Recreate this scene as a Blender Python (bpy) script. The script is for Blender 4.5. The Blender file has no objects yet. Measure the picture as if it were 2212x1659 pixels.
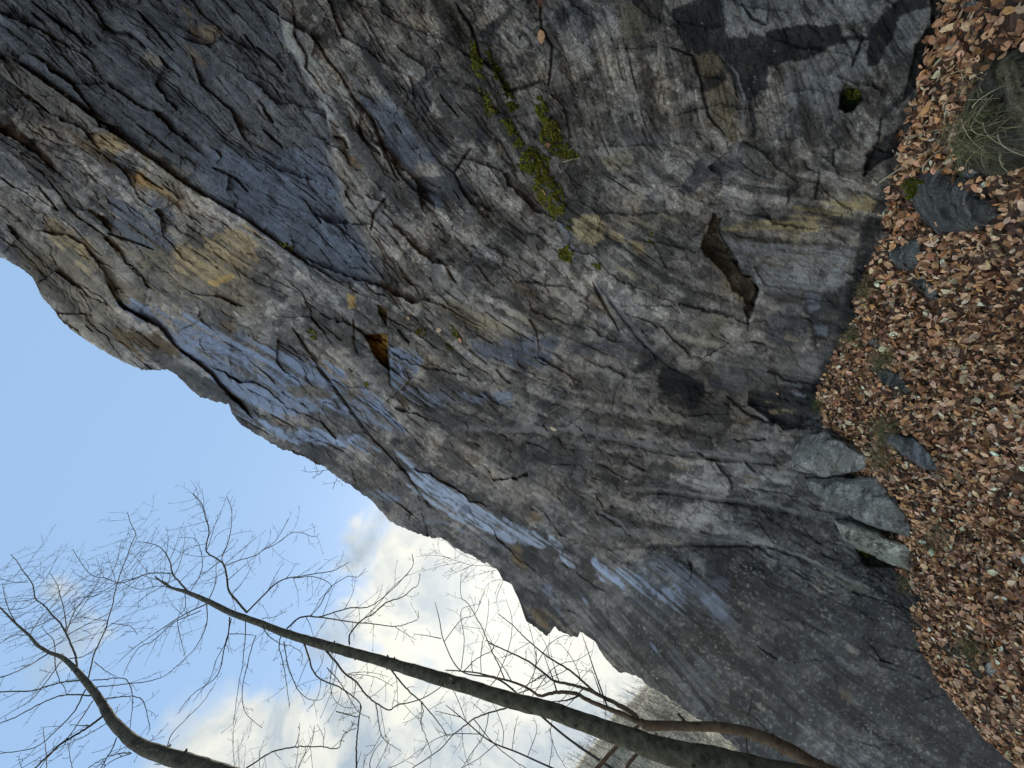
import bpy, bmesh, math, random
import numpy as np
from mathutils import Vector, Matrix

# ------------------------------------------------------------------ camera, world, sun
SC = bpy.context.scene
COL = SC.collection
F = 831.0                       # focal length in picture units (picture 2212 x 1659)
PITCH = math.radians(33)
CP, SP = math.cos(PITCH), math.sin(PITCH)
Rv = np.array([1.0, 0, 0]); Uv = np.array([0, -SP, CP]); Fv = np.array([0, CP, SP])
cd = bpy.data.cameras.new('camera'); cam = bpy.data.objects.new('camera', cd); COL.objects.link(cam)
cd.sensor_width = 36.0; cd.lens = F / 2212.0 * 36.0; cd.clip_end = 3000; cd.clip_start = 0.05
m = Matrix.Identity(4)
for i in range(3):
    m[i][0] = -Uv[i]; m[i][1] = Rv[i]; m[i][2] = -Fv[i]     # the phone was held on its side: image left is up
cam.matrix_world = m
SC.camera = cam
SUN_EL, SUN_AZ = math.radians(38), math.radians(-24)         # azimuth from +Y, positive to +X
W = bpy.data.worlds.new('World'); SC.world = W; W.use_nodes = True
SC.view_settings.view_transform = 'Standard'; SC.view_settings.look = 'None'
SC.view_settings.exposure = 1.0; SC.view_settings.gamma = 1.0

def dir_of(x, y):
    a = 829.5 - np.asarray(y, float); b = 1106.0 - np.asarray(x, float)
    return a[..., None] * Rv + b[..., None] * Uv + F * Fv
def unproj(x, y, z):
    return dir_of(x, y) * (np.asarray(z, float) / F)[..., None]
def T(c, r, pts):               # zoom-tile coordinates to picture units
    return [(553.0 * c + p[0] / 3.0, 553.0 * r + p[1] / 3.0) + tuple(p[2:]) for p in pts]

def build_world():
    nt = W.node_tree; n = nt.nodes; L = nt.links; n.clear()
    out = n.new('ShaderNodeOutputWorld'); bg = n.new('ShaderNodeBackground'); L.new(bg.outputs[0], out.inputs[0])
    sky = n.new('ShaderNodeTexSky'); sky.sky_type = 'NISHITA'; sky.sun_disc = False
    sky.sun_elevation = SUN_EL; sky.sun_rotation = SUN_AZ; sky.air_density = 1.0; sky.dust_density = 0.6; sky.ozone_density = 1.5
    bg.inputs[1].default_value = 0.12
    tc = n.new('ShaderNodeTexCoord')
    nrm = n.new('ShaderNodeVectorMath'); nrm.operation = 'NORMALIZE'; L.new(tc.outputs['Generated'], nrm.inputs[0])
    # clouds: noise pushed up round a few directions of the sky
    warp = n.new('ShaderNodeTexNoise'); warp.inputs['Scale'].default_value = 3.0; warp.inputs['Detail'].default_value = 4
    L.new(nrm.outputs[0], warp.inputs['Vector'])
    mix = n.new('ShaderNodeVectorMath'); mix.operation = 'MULTIPLY_ADD'
    L.new(warp.outputs['Color'], mix.inputs[0]); mix.inputs[1].default_value = (0.35, 0.35, 0.35); L.new(nrm.outputs[0], mix.inputs[2])
    nz = n.new('ShaderNodeTexNoise'); nz.inputs['Scale'].default_value = 3.6; nz.inputs['Detail'].default_value = 9; nz.inputs['Roughness'].default_value = 0.52
    L.new(mix.outputs[0], nz.inputs['Vector'])
    def blob(x, y, width, amp, prev, d=None):
        d = dir_of(x, y) if d is None else np.array(d); d = d / np.linalg.norm(d)
        dt = n.new('ShaderNodeVectorMath'); dt.operation = 'DISTANCE'; L.new(nrm.outputs[0], dt.inputs[0]); dt.inputs[1].default_value = tuple(d)
        mr = n.new('ShaderNodeMapRange'); mr.interpolation_type = 'SMOOTHSTEP'
        mr.inputs[1].default_value = 0.0; mr.inputs[2].default_value = width; mr.inputs[3].default_value = amp; mr.inputs[4].default_value = 0.0
        L.new(dt.outputs['Value'], mr.inputs[0])
        if prev is None: return mr.outputs[0]
        ad = n.new('ShaderNodeMath'); ad.operation = 'MAXIMUM'; L.new(prev, ad.inputs[0]); L.new(mr.outputs[0], ad.inputs[1])
        return ad.outputs[0]
    acc = None
    for b in CLOUDS: acc = blob(*b, acc)
    for (az, el, w, a_) in [(-150, 35, .8, .5), (-122, 26, .62, .6), (160, 25, .5, .4)]:  # unseen clouds added behind the camera to brighten the rock
        acc = blob(0, 0, w, a_, acc, (math.sin(math.radians(az)) * math.cos(math.radians(el)), math.cos(math.radians(az)) * math.cos(math.radians(el)), math.sin(math.radians(el))))
    ad = n.new('ShaderNodeMath'); ad.operation = 'ADD'; L.new(nz.outputs['Fac'], ad.inputs[0]); L.new(acc, ad.inputs[1])
    mr = n.new('ShaderNodeMapRange'); mr.interpolation_type = 'SMOOTHSTEP'
    mr.inputs[1].default_value = 0.80; mr.inputs[2].default_value = 0.97; L.new(ad.outputs[0], mr.inputs[0])
    # cloud body: brighter towards the sun
    nz2 = n.new('ShaderNodeTexNoise'); nz2.inputs['Scale'].default_value = 6.5; nz2.inputs['Detail'].default_value = 7; nz2.inputs['Roughness'].default_value = .6; L.new(mix.outputs[0], nz2.inputs['Vector'])
    cr = n.new('ShaderNodeValToRGB'); L.new(nz2.outputs['Fac'], cr.inputs[0])
    cr.color_ramp.elements[0].position = 0.36; cr.color_ramp.elements[0].color = (1.95, 2.35, 2.7, 1)
    cr.color_ramp.elements[1].position = 0.58; cr.color_ramp.elements[1].color = (4.0, 4.0, 3.6, 1)
    # added clouds out of view, left and behind, boosted to light the rock
    sd2 = n.new('ShaderNodeVectorMath'); sd2.operation = 'DOT_PRODUCT'; L.new(nrm.outputs[0], sd2.inputs[0]); sd2.inputs[1].default_value = (-0.72, -0.64, 0.25)
    fb = n.new('ShaderNodeMapRange'); fb.inputs[1].default_value = 0.56; fb.inputs[2].default_value = .9; fb.inputs[3].default_value = 1.0; fb.inputs[4].default_value = 3.2; L.new(sd2.outputs['Value'], fb.inputs[0])
    crs = n.new('ShaderNodeVectorMath'); crs.operation = 'SCALE'; L.new(cr.outputs[0], crs.inputs[0]); L.new(fb.outputs[0], crs.inputs['Scale'])
    # thin high veil: paler blue everywhere
    veil = n.new('ShaderNodeMix'); veil.data_type = 'RGBA'; veil.inputs[0].default_value = 0.82
    sc = n.new('ShaderNodeMix'); sc.data_type = 'RGBA'; sc.blend_type = 'MULTIPLY'; sc.inputs[0].default_value = 1
    L.new(sky.outputs[0], veil.inputs[6]); veil.inputs[7].default_value = (1.6, 2.5, 3.75, 1)
    cm = n.new('ShaderNodeMix'); cm.data_type = 'RGBA'
    L.new(mr.outputs[0], cm.inputs[0]); L.new(veil.outputs[2], cm.inputs[6]); L.new(crs.outputs[0], cm.inputs[7])
    # glare round the sun behind the cliff
    sd = (math.sin(math.radians(-33)) * math.cos(math.radians(30)), math.cos(math.radians(-33)) * math.cos(math.radians(30)), math.sin(math.radians(30)))
    dt = n.new('ShaderNodeVectorMath'); dt.operation = 'DISTANCE'; L.new(nrm.outputs[0], dt.inputs[0]); dt.inputs[1].default_value = sd
    gl = n.new('ShaderNodeMapRange'); gl.interpolation_type = 'SMOOTHERSTEP'
    gl.inputs[1].default_value = 0.0; gl.inputs[2].default_value = 0.42; gl.inputs[3].default_value = 0.4; gl.inputs[4].default_value = 0.0
    L.new(dt.outputs['Value'], gl.inputs[0])
    gm = n.new('ShaderNodeMix'); gm.data_type = 'RGBA'; L.new(gl.outputs[0], gm.inputs[0]); L.new(cm.outputs[2], gm.inputs[6]); gm.inputs[7].default_value = (5.2, 5.25, 4.9, 1)
    L.new(gm.outputs[2], bg.inputs[0])
CLOUDS = [(700, 1390, .26, .52), (540, 1640, .34, .56), (860, 1290, .38, .62), (820, 1540, .40, .62), (1040, 1240, .36, .8), (1100, 1420, .5, .7), (600, 1630, .26, .46), (1300, 1450, .5, .8), (1250, 1659, .5, .6),
          (90, 1440, .20, .33), (130, 1280, .10, .25), (430, 1480, .12, .26), (760, 1160, .16, .42)]
build_world()
ld = bpy.data.lights.new('sun', 'SUN'); ld.energy = 3.5; ld.angle = math.radians(0.5); ld.color = (1.0, 0.94, 0.84)
sun = bpy.data.objects.new('sun', ld); COL.objects.link(sun)
sdv = Vector((math.sin(SUN_AZ) * math.cos(SUN_EL), math.cos(SUN_AZ) * math.cos(SUN_EL), math.sin(SUN_EL)))
sun.rotation_euler = sdv.to_track_quat('Z', 'Y').to_euler()

# ------------------------------------------------------------------ helpers
def smooth(a, b, x):
    t = np.clip((x - a) / (b - a), 0, 1); return t * t * (3 - 2 * t)
def hash2(i, j, s):
    h = (i.astype(np.int64) * 374761393 + j.astype(np.int64) * 668265263 + s * 1442695041) & 0xFFFFFFFF
    h = ((h ^ (h >> 13)) * 1274126177) & 0xFFFFFFFF
    return ((h ^ (h >> 16)) & 0xFFFFFF) / float(0xFFFFFF)
def vnoise(x, y, s=0):
    xi = np.floor(x); yi = np.floor(y); fx = x - xi; fy = y - yi
    fx = fx * fx * fx * (fx * (6 * fx - 15) + 10); fy = fy * fy * fy * (fy * (6 * fy - 15) + 10)
    a = hash2(xi, yi, s); b = hash2(xi + 1, yi, s); c = hash2(xi, yi + 1, s); d = hash2(xi + 1, yi + 1, s)
    return ((a * (1 - fx) + b * fx) * (1 - fy) + (c * (1 - fx) + d * fx) * fy) * 2 - 1
def fbm(x, y, wl, octv=4, s=0, gain=0.5):
    r = 0; a = 1.0; n = 0
    for k in range(octv):
        r = r + a * vnoise(x / wl + 17.3 * k, y / wl - 9.1 * k, s + k); n += a; a *= gain; wl *= 0.5
    return r / n
class TPS:
    def __init__(self, pts, vals, reg=0.0):
        P = np.asarray(pts, float); self.P = P; n = len(P); self.sc = P.std(); Q = P / self.sc; self.Q = Q
        d = np.linalg.norm(Q[:, None] - Q[None], axis=2); K = np.where(d > 0, d * d * np.log(d + 1e-12), 0) + reg * np.eye(n)
        A = np.zeros((n + 3, n + 3)); A[:n, :n] = K; A[:n, n] = 1; A[:n, n + 1:] = Q; A[n, :n] = 1; A[n + 1:, :n] = Q.T
        self.w = np.linalg.solve(A, np.r_[np.asarray(vals, float), 0, 0, 0])
    def __call__(self, x, y):
        x = np.asarray(x, float) / self.sc; y = np.asarray(y, float) / self.sc
        r = self.w[-3] + self.w[-2] * x + self.w[-1] * y
        for (a, b), w in zip(self.Q, self.w[:-3]):
            d2 = (x - a) ** 2 + (y - b) ** 2
            r = r + w * 0.5 * d2 * np.log(d2 + 1e-20)
        return r
def lmesh(name, V, Fc, mat, parent=None, smooth_=True, link=True):
    """V (n,3); Fc: (m,k) array of equal-size polygons, or a list of them."""
    me = bpy.data.meshes.new(name); V = np.asarray(V, np.float32)
    if isinstance(Fc, np.ndarray):
        k = Fc.shape[1]; nf = len(Fc)
        me.vertices.add(len(V)); me.vertices.foreach_set('co', V.ravel())
        me.loops.add(nf * k); me.polygons.add(nf)
        me.loops.foreach_set('vertex_index', Fc.astype(np.int32).ravel())
        me.polygons.foreach_set('loop_start', np.arange(0, nf * k, k, dtype=np.int32))
        me.polygons.foreach_set('loop_total', np.full(nf, k, np.int32))
        me.update(calc_edges=True)
    else:
        me.from_pydata([tuple(map(float, v)) for v in V], [], Fc); me.update()
    if smooth_: me.polygons.foreach_set('use_smooth', np.ones(len(me.polygons), bool))
    if mat: me.materials.append(mat)
    o = bpy.data.objects.new(name, me)
    if link: COL.objects.link(o)
    if parent is not None: o.parent = parent
    return o
def set_col(o, name, rgb):
    a = o.data.color_attributes.new(name, 'FLOAT_COLOR', 'POINT')
    rgb = np.asarray(rgb, np.float32); rgba = np.ones((len(rgb), 4), np.float32); rgba[:, :rgb.shape[1]] = rgb
    a.data.foreach_set('color', rgba.ravel())
def set_val(o, name, v):
    a = o.data.attributes.new(name, 'FLOAT', 'POINT'); a.data.foreach_set('value', np.asarray(v, np.float32))
def tag(o, label=None, cat=None, group=None, kind=None):
    if label: o['label'] = label
    if cat: o['category'] = cat
    if group: o['group'] = group
    if kind: o['kind'] = kind
    return o
def empty(name, loc=(0, 0, 0)):
    o = bpy.data.objects.new(name, None); COL.objects.link(o); o.location = loc; return o
def newmat(name):
    m = bpy.data.materials.new(name); m.use_nodes = True
    nt = m.node_tree; b = nt.nodes['Principled BSDF']; return m, nt, b

# ------------------------------------------------------------------ materials
def rock_material(name, attr=True, scale=1.0, base=(0.15, 0.15, 0.15), bump=1.0):
    m, nt, b = newmat(name); n = nt.nodes; L = nt.links
    tc = n.new('ShaderNodeTexCoord')
    def noise(sc, det, rough=0.6, vec=None):
        t = n.new('ShaderNodeTexNoise'); t.inputs['Scale'].default_value = sc * scale; t.inputs['Detail'].default_value = det; t.inputs['Roughness'].default_value = rough
        L.new(vec if vec is not None else tc.outputs['Object'], t.inputs['Vector']); return t
    n1 = noise(70, 10, 0.75); n2 = noise(5, 7, 0.65); n3 = noise(230, 4, 0.7)
    if attr:
        ca = n.new('ShaderNodeAttribute'); ca.attribute_name = 'tint'; csrc = ca.outputs['Color']
    else:
        rg = n.new('ShaderNodeRGB'); rg.outputs[0].default_value = (*base, 1); csrc = rg.outputs[0]
    def mul(src, fac_socket, lo, hi, a=0.3, bb=0.7):
        mr = n.new('ShaderNodeMapRange'); mr.inputs[1].default_value = a; mr.inputs[2].default_value = bb; mr.inputs[3].default_value = lo; mr.inputs[4].default_value = hi
        L.new(fac_socket, mr.inputs[0])
        mx = n.new('ShaderNodeVectorMath'); mx.operation = 'SCALE'; L.new(src, mx.inputs[0]); L.new(mr.outputs[0], mx.inputs['Scale']); return mx.outputs[0]
    c = mul(csrc, n1.outputs['Fac'], 0.6, 1.4, .36, .64); c = mul(c, n2.outputs['Fac'], 0.88, 1.12, .35, .65); c = mul(c, n3.outputs['Fac'], 0.5, 1.5, .36, .64)
    # pale lichen specks and crusts
    vo = n.new('ShaderNodeTexVoronoi'); vo.inputs['Scale'].default_value = 9 * scale; L.new(tc.outputs['Object'], vo.inputs['Vector'])
    sp = n.new('ShaderNodeMapRange'); sp.inputs[1].default_value = 0.10; sp.inputs[2].default_value = 0.06; L.new(vo.outputs['Distance'], sp.inputs[0])
    gate = n.new('ShaderNodeMath'); gate.operation = 'GREATER_THAN'; gate.inputs[1].default_value = 0.66
    sx = n.new('ShaderNodeSeparateColor'); L.new(vo.outputs['Color'], sx.inputs[0]); L.new(sx.outputs[0], gate.inputs[0])
    sm = n.new('ShaderNodeMath'); sm.operation = 'MULTIPLY'; L.new(sp.outputs[0], sm.inputs[0]); L.new(gate.outputs[0], sm.inputs[1])
    sm2 = n.new('ShaderNodeMath'); sm2.operation = 'MULTIPLY'; L.new(sm.outputs[0], sm2.inputs[0]); L.new(n1.outputs['Fac'], sm2.inputs[1])
    mx = n.new('ShaderNodeMix'); mx.data_type = 'RGBA'; L.new(sm2.outputs[0], mx.inputs[0]); L.new(c, mx.inputs[6]); mx.inputs[7].default_value = (0.36, 0.35, 0.27, 1)
    L.new(mx.outputs[2], b.inputs['Base Color'])
    # roughness: wet rock is glossier
    if attr:
        ga = n.new('ShaderNodeAttribute'); ga.attribute_name = 'gloss'
        rr = n.new('ShaderNodeMapRange'); rr.inputs[3].default_value = 0.9; rr.inputs[4].default_value = 0.28; L.new(ga.outputs['Fac'], rr.inputs[0])
        L.new(rr.outputs[0], b.inputs['Roughness'])
        L.new(ga.outputs['Fac'], b.inputs['Specular IOR Level'])
    else:
        b.inputs['Roughness'].default_value = 0.8
    bm = n.new('ShaderNodeBump'); bm.inputs['Strength'].default_value = 0.8 * bump; bm.inputs['Distance'].default_value = 0.03 / scale
    bm2 = n.new('ShaderNodeBump'); bm2.inputs['Strength'].default_value = 0.6 * bump; bm2.inputs['Distance'].default_value = 0.006 / scale
    L.new(n1.outputs['Fac'], bm.inputs['Height']); L.new(n3.outputs['Fac'], bm2.inputs['Height']); L.new(bm.outputs[0], bm2.inputs['Normal'])
    L.new(bm2.outputs[0], b.inputs['Normal'])
    return m
def attr_material(name, rough=0.7, var=0.25, scale=30, spec=0.3, trans=0.0):
    m, nt, b = newmat(name); n = nt.nodes; L = nt.links
    ca = n.new('ShaderNodeAttribute'); ca.attribute_name = 'tint'
    tc = n.new('ShaderNodeTexCoord'); t = n.new('ShaderNodeTexNoise'); t.inputs['Scale'].default_value = scale; t.inputs['Detail'].default_value = 5
    L.new(tc.outputs['Object'], t.inputs['Vector'])
    mr = n.new('ShaderNodeMapRange'); mr.inputs[1].default_value = .3; mr.inputs[2].default_value = .7; mr.inputs[3].default_value = 1 - var; mr.inputs[4].default_value = 1 + var
    L.new(t.outputs['Fac'], mr.inputs[0])
    mx = n.new('ShaderNodeVectorMath'); mx.operation = 'SCALE'; L.new(ca.outputs['Color'], mx.inputs[0]); L.new(mr.outputs[0], mx.inputs['Scale'])
    L.new(mx.outputs[0], b.inputs['Base Color']); b.inputs['Roughness'].default_value = rough; b.inputs['Specular IOR Level'].default_value = spec
    return m
def bark_material(name, c1, c2, scale=1.0):
    m, nt, b = newmat(name); n = nt.nodes; L = nt.links
    tc = n.new('ShaderNodeTexCoord')
    t = n.new('ShaderNodeTexNoise'); t.inputs['Scale'].default_value = 14 * scale; t.inputs['Detail'].default_value = 7; t.inputs['Roughness'].default_value = 0.65
    t2 = n.new('ShaderNodeTexNoise'); t2.inputs['Scale'].default_value = 60 * scale; t2.inputs['Detail'].default_value = 4
    L.new(tc.outputs['Object'], t.inputs['Vector']); L.new(tc.outputs['Object'], t2.inputs['Vector'])
    r = n.new('ShaderNodeValToRGB'); r.color_ramp.elements[0].position = .35; r.color_ramp.elements[0].color = (*c1, 1); r.color_ramp.elements[1].position = .65; r.color_ramp.elements[1].color = (*c2, 1)
    L.new(t.outputs['Fac'], r.inputs[0]); L.new(r.outputs[0], b.inputs['Base Color']); b.inputs['Roughness'].default_value = .8; b.inputs['Specular IOR Level'].default_value = .2
    bm = n.new('ShaderNodeBump'); bm.inputs['Strength'].default_value = .7; bm.inputs['Distance'].default_value = .01; L.new(t2.outputs['Fac'], bm.inputs['Height']); L.new(bm.outputs[0], b.inputs['Normal'])
    return m
# ------------------------------------------------------------------ the cliff: shape
SKY = [(-600, 120), (-260, 400), (-120, 490), (0, 556), (40, 575), (70, 600), (90, 640), (140, 700), (200, 745), (260, 780), (300, 796), (326, 801), (356, 799), (362, 797), (383, 810), (410, 840), (433, 858), (467, 868),
       (494, 874), (500, 892), (517, 913), (553, 938), (600, 966), (653, 986), (700, 1010), (753, 1046), (803, 1083), (826, 1106), (843, 1129), (873, 1140), (920, 1161), (953, 1161), (983, 1186),
       (1020, 1201), (1073, 1228), (1086, 1253), (1106, 1266), (1119, 1293), (1136, 1339), (1156, 1356), (1181, 1373), (1199, 1354), (1216, 1369), (1247, 1378), (1253, 1366), (1283, 1383),
       (1293, 1399), (1312, 1429), (1336, 1451), (1373, 1459), (1406, 1486), (1456, 1513), (1489, 1543), (1523, 1563), (1573, 1599), (1606, 1630), (1640, 1670), (1720, 1790), (1850, 1850), (2600, 1850)]
BASE = [(2160, -260, 1.5), (2062, -60, 1.9), (2045, 10, 2.1), (2020, 120, 2.3), (1965, 290, 2.8), (1935, 400, 3.2), (1890, 520, 3.7), (1862, 620, 4.1), (1850, 700, 4.5), (1800, 800, 5.1), (1782, 850, 5.3), (1800, 930, 5.3),
        (1850, 1010, 5.2), (1900, 1080, 5.1), (1945, 1200, 4.9), (1962, 1300, 4.8), (2010, 1400, 4.7), (2070, 1500, 4.6), (2140, 1580, 4.6), (2212, 1650, 4.7), (2330, 1760, 5.0)]
NW = np.array([.77, .64])
def plane_z(x, y, D=3.9, k=.13):
    d = dir_of(x, y); return F * D / (d[..., 0] * NW[0] + d[..., 1] * NW[1] + k * d[..., 2])
ctrl = []
for (x, y) in [(0, 556), (200, 745), (362, 797), (553, 938), (753, 1046), (953, 1161), (1106, 1266), (1283, 1383), (1406, 1486), (1523, 1563), (0, 0), (0, 300), (300, 100), (300, 450), (600, 150), (600, 500), (600, 800),
               (900, 0), (900, 300), (900, 600), (900, 950), (1200, 0), (1200, 300), (1200, 600), (1200, 900), (1200, 1150), (1500, 100), (1500, 450), (1500, 700), (-300, -200), (-300, 200), (900, -300), (300, -300), (1500, -250)]:
    ctrl.append((x, y, float(plane_z(x, y))))
ctrl += [(1640, 1659, 34), (1750, 1659, 20), (1880, 1659, 12), (2050, 1659, 7.5), (1450, 1350, 13), (1450, 1150, 9.0), (1650, 1300, 8), (1800, 1450, 8.5), (1650, 1100, 6.6), (1650, 900, 6.0), (1720, 150, 2.75), (1720, 450, 3.5),
         (2330, 1300, 4.4), (2330, 900, 4.4), (2330, 400, 2.5), (2330, 0, 1.7), (1850, -100, 2.2), (1750, 1800, 18), (2000, 1840, 9.5)]
ctrl += BASE
logz = TPS([(c[0], c[1]) for c in ctrl], [math.log(min(c[2], 45)) for c in ctrl], reg=1e-4)
SX = np.array([s[0] for s in SKY], float); SY = np.array([s[1] for s in SKY], float)
NX, NY = 1560, 1000
X0, X1, Y0 = -320.0, 2480.0, -420.0
gx = np.linspace(X0, X1, NX)
ys = np.interp(gx, SX, SY) + 2.2 * vnoise(gx / 9, gx * 0, 3) + 1.3 * vnoise(gx / 3.3, gx * 0, 4)
gv = np.linspace(0, 1, NY)
gv = gv + 0.0
X = np.repeat(gx[:, None], NY, 1)
Y = Y0 + (ys[:, None] - Y0) * gv[None, :]
rng = np.random.RandomState(7)

# foliation direction of the slate over the face (degrees, downward to the right in the picture)
ANG = [(100, 60, 42), (100, 400, 38), (300, 250, 36), (600, 400, 33), (520, 150, 50), (700, 150, 58), (780, 350, 56), (850, 500, 50), (950, 300, 55), (1050, 150, 62), (1250, 250, 75), (1450, 150, 80), (1300, 600, 45), (1700, 250, 78),
       (1700, 480, 5), (1900, 450, 10), (1850, 100, 60), (700, 850, 36), (500, 700, 30), (600, 920, 30), (300, 600, 40), (150, 600, 45), (900, 1050, 38), (1200, 1180, 33), (1500, 1300, 42), (1300, 900, 8), (1500, 950, 9), (1500, 1080, 12),
       (1100, 700, 30), (1100, 850, 25), (950, 780, 40), (1350, 750, 25), (1650, 1020, 10), (1700, 1250, 28), (1950, 1450, 33), (1700, 1450, 40), (1500, 1480, 50), (1600, 760, 10), (1750, 850, 12), (1250, 1350, 48), (1350, 450, 30), (1500, 500, 20)]
def angle_at(x, y):
    c = 0; s = 0
    for (a, b, t) in ANG:
        w = 1.0 / (((x - a) ** 2 + (y - b) ** 2) / 90.0 ** 2 + 0.15) ** 2
        c = c + w * math.cos(math.radians(2 * t)); s = s + w * math.sin(math.radians(2 * t))
    return 0.5 * np.arctan2(s, c)
# raster (2 px) for line-integral noise
RS = 2.0
rx = np.arange(X0 - 20, X1 + 20, RS); ry = np.arange(Y0 - 20, 1880, RS)
RX, RY = np.meshgrid(rx, ry, indexing='ij')
th = angle_at(RX, RY) + 0.07 * fbm(RX, RY, 120, 3, 50)
VX, VY = np.cos(th).astype(np.float32), np.sin(th).astype(np.float32)
def bil(G, i, j):
    i = np.clip(i, 0, G.shape[0] - 1.001); j = np.clip(j, 0, G.shape[1] - 1.001)
    a = i.astype(np.int32); b = j.astype(np.int32); fi = (i - a).astype(np.float32); fj = (j - b).astype(np.float32)
    return (G[a, b] * (1 - fi) + G[a + 1, b] * fi) * (1 - fj) + (G[a, b + 1] * (1 - fi) + G[a + 1, b + 1] * fi) * fj
def lic(N, steps, step):
    acc = N.copy(); I0, J0 = np.meshgrid(np.arange(N.shape[0], dtype=np.float32), np.arange(N.shape[1], dtype=np.float32), indexing='ij')
    for sgn in (1, -1):
        i = I0.copy(); j = J0.copy()
        for k in range(steps):
            a = np.clip(i, 0, N.shape[0] - 1).astype(np.int32); b = np.clip(j, 0, N.shape[1] - 1).astype(np.int32)
            i += sgn * step * VX[a, b]; j += sgn * step * VY[a, b]
            acc += bil(N, i, j)
    acc -= acc.mean(); return (acc / acc.std()).astype(np.float32)
def rnoise(cell, seed):
    return vnoise(RX / cell, RY / cell, seed).astype(np.float32)
L1 = lic(rnoise(3.0, 11), 16, 1.8)
L2 = lic(rnoise(7.0, 12), 20, 3.2)
L3 = lic(rnoise(16.0, 13), 18, 7.5)
L4 = lic(rnoise(42.0, 14), 12, 14.0)
def samp(G, x, y): return bil(G, (x - rx[0]) / RS, (y - ry[0]) / RS)
l1, l2, l3, l4 = (samp(g, X, Y) for g in (L1, L2, L3, L4))
nA = fbm(X, Y, 26, 4, 21); nB = fbm(X, Y, 90, 4, 25); nC = fbm(X, Y, 7, 3, 31); nD = fbm(X, Y, 260, 4, 35); nE = fbm(X, Y, 14, 4, 41, .65)

# ---- outline tools
def pinside(poly, x, y):
    ins = np.zeros(x.shape, bool); n = len(poly)
    for k in range(n):
        (x1, y1), (x2, y2) = poly[k][:2], poly[(k + 1) % n][:2]
        c = ((y1 > y) != (y2 > y))
        if y1 != y2: ins ^= c & (x < (x2 - x1) * (y - y1) / (y2 - y1) + x1)
    return ins
def seg_d(pl, x, y, closed):
    best = np.full(x.shape, 1e9); sgn = np.zeros(x.shape); par = np.zeros(x.shape)
    n = len(pl); cum = 0; tot = sum(math.dist(pl[k][:2], pl[(k + 1) % n][:2]) for k in range(n if closed else n - 1))
    for k in range(n if closed else n - 1):
        (x1, y1), (x2, y2) = pl[k][:2], pl[(k + 1) % n][:2]
        dx, dy = x2 - x1, y2 - y1; ll = dx * dx + dy * dy + 1e-9
        t = np.clip(((x - x1) * dx + (y - y1) * dy) / ll, 0, 1)
        d = np.hypot(x - x1 - t * dx, y - y1 - t * dy)
        m = d < best
        best = np.where(m, d, best); sgn = np.where(m, np.sign(dx * (y - y1) - dy * (x - x1)), sgn); par = np.where(m, (cum + t * math.sqrt(ll)) / tot, par)
        cum += math.sqrt(ll)
    return best, sgn, par
def region(poly, margin):
    xs = [p[0] for p in poly]; yy = [p[1] for p in poly]
    i0 = max(0, int((min(xs) - margin - X0) / (X1 - X0) * (NX - 1))); i1 = min(NX, int((max(xs) + margin - X0) / (X1 - X0) * (NX - 1)) + 2)
    if i1 <= i0: return None
    sub = Y[i0:i1]; jm = ((sub > min(yy) - margin) & (sub < max(yy) + margin)).any(0); js = np.where(jm)[0]
    if not len(js): return None
    return slice(i0, i1), slice(js[0], js[-1] + 1)
def pmask(poly, soft=3, warp=9, fol=0.0):
    r = region(poly, soft + warp * 1.6 + 4)
    if r is None: return None, None
    x = X[r] + warp * (0.8 * nA[r] + 0.5 * nC[r]) ; y = Y[r] + warp * (0.8 * nE[r] - 0.6 * nB[r])
    d, _, _ = seg_d(poly, x, y, True); d = np.where(pinside(poly, x, y), d, -d)
    d = d + fol * l2[r]
    return r, smooth(-soft, soft, d)

# ---- relief in picture units; positive = set back
H = np.zeros_like(X)
H += 15 * nD + 4.5 * nB + 1.2 * nA + .8 * nC + 0.6 * vnoise(X / 2.2, Y / 2.2, 77)
rough = smooth(-.35, .45, nB + .6 * nD + .3 * nA)          # some faces smooth, some splintered
SPL = [(200, 150, .6), (600, 300, .55), (450, 150, .5), (800, 300, .7), (900, 550, 1.0), (1150, 550, .8), (1150, 150, .5), (1450, 200, .25), (1350, 450, .35), (1700, 250, .3), (1900, 100, .5), (1600, 550, .25), (1450, 700, .45), (1250, 700, .5), (700, 850, .9), (1000, 900, .8), (1250, 900, .6), (1500, 900, .45),
       (1400, 1080, .5), (1100, 1150, .8), (1300, 1350, .7), (1600, 1250, .45), (1800, 1400, .6), (1550, 1500, .7), (350, 650, .7), (1750, 820, .5)]
def field_at(x, y, F_):
    a = 0; b = 0
    for (p, q, t) in F_:
        w = 1.0 / (((x - p) ** 2 + (y - q) ** 2) / 100.0 ** 2 + 0.25) ** 2; a = a + w * t; b = b + w
    return a / b
spl = field_at(X, Y, SPL); rough = rough * spl
H += 0.6 * l4 + spl * .5 * l3 + (.1 + .5 * rough) * l2 + (.28 + .5 * rough) * l1
tt = l4 * .8 + l3 * 0.3 + nB * 1.6 + nD * 4          # slate breaks off in steps
fr = tt - np.floor(tt); H += (.9 + 1.9 * spl) * (np.floor(tt) + smooth(0.9, 1.0, fr))
tt = l3 * .75 + l2 * 0.3 + nA * .5 + nB * 2
fr = tt - np.floor(tt); H += (.1 + .8 * spl) * (np.floor(tt) + smooth(0.84, 1.0, fr))

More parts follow.
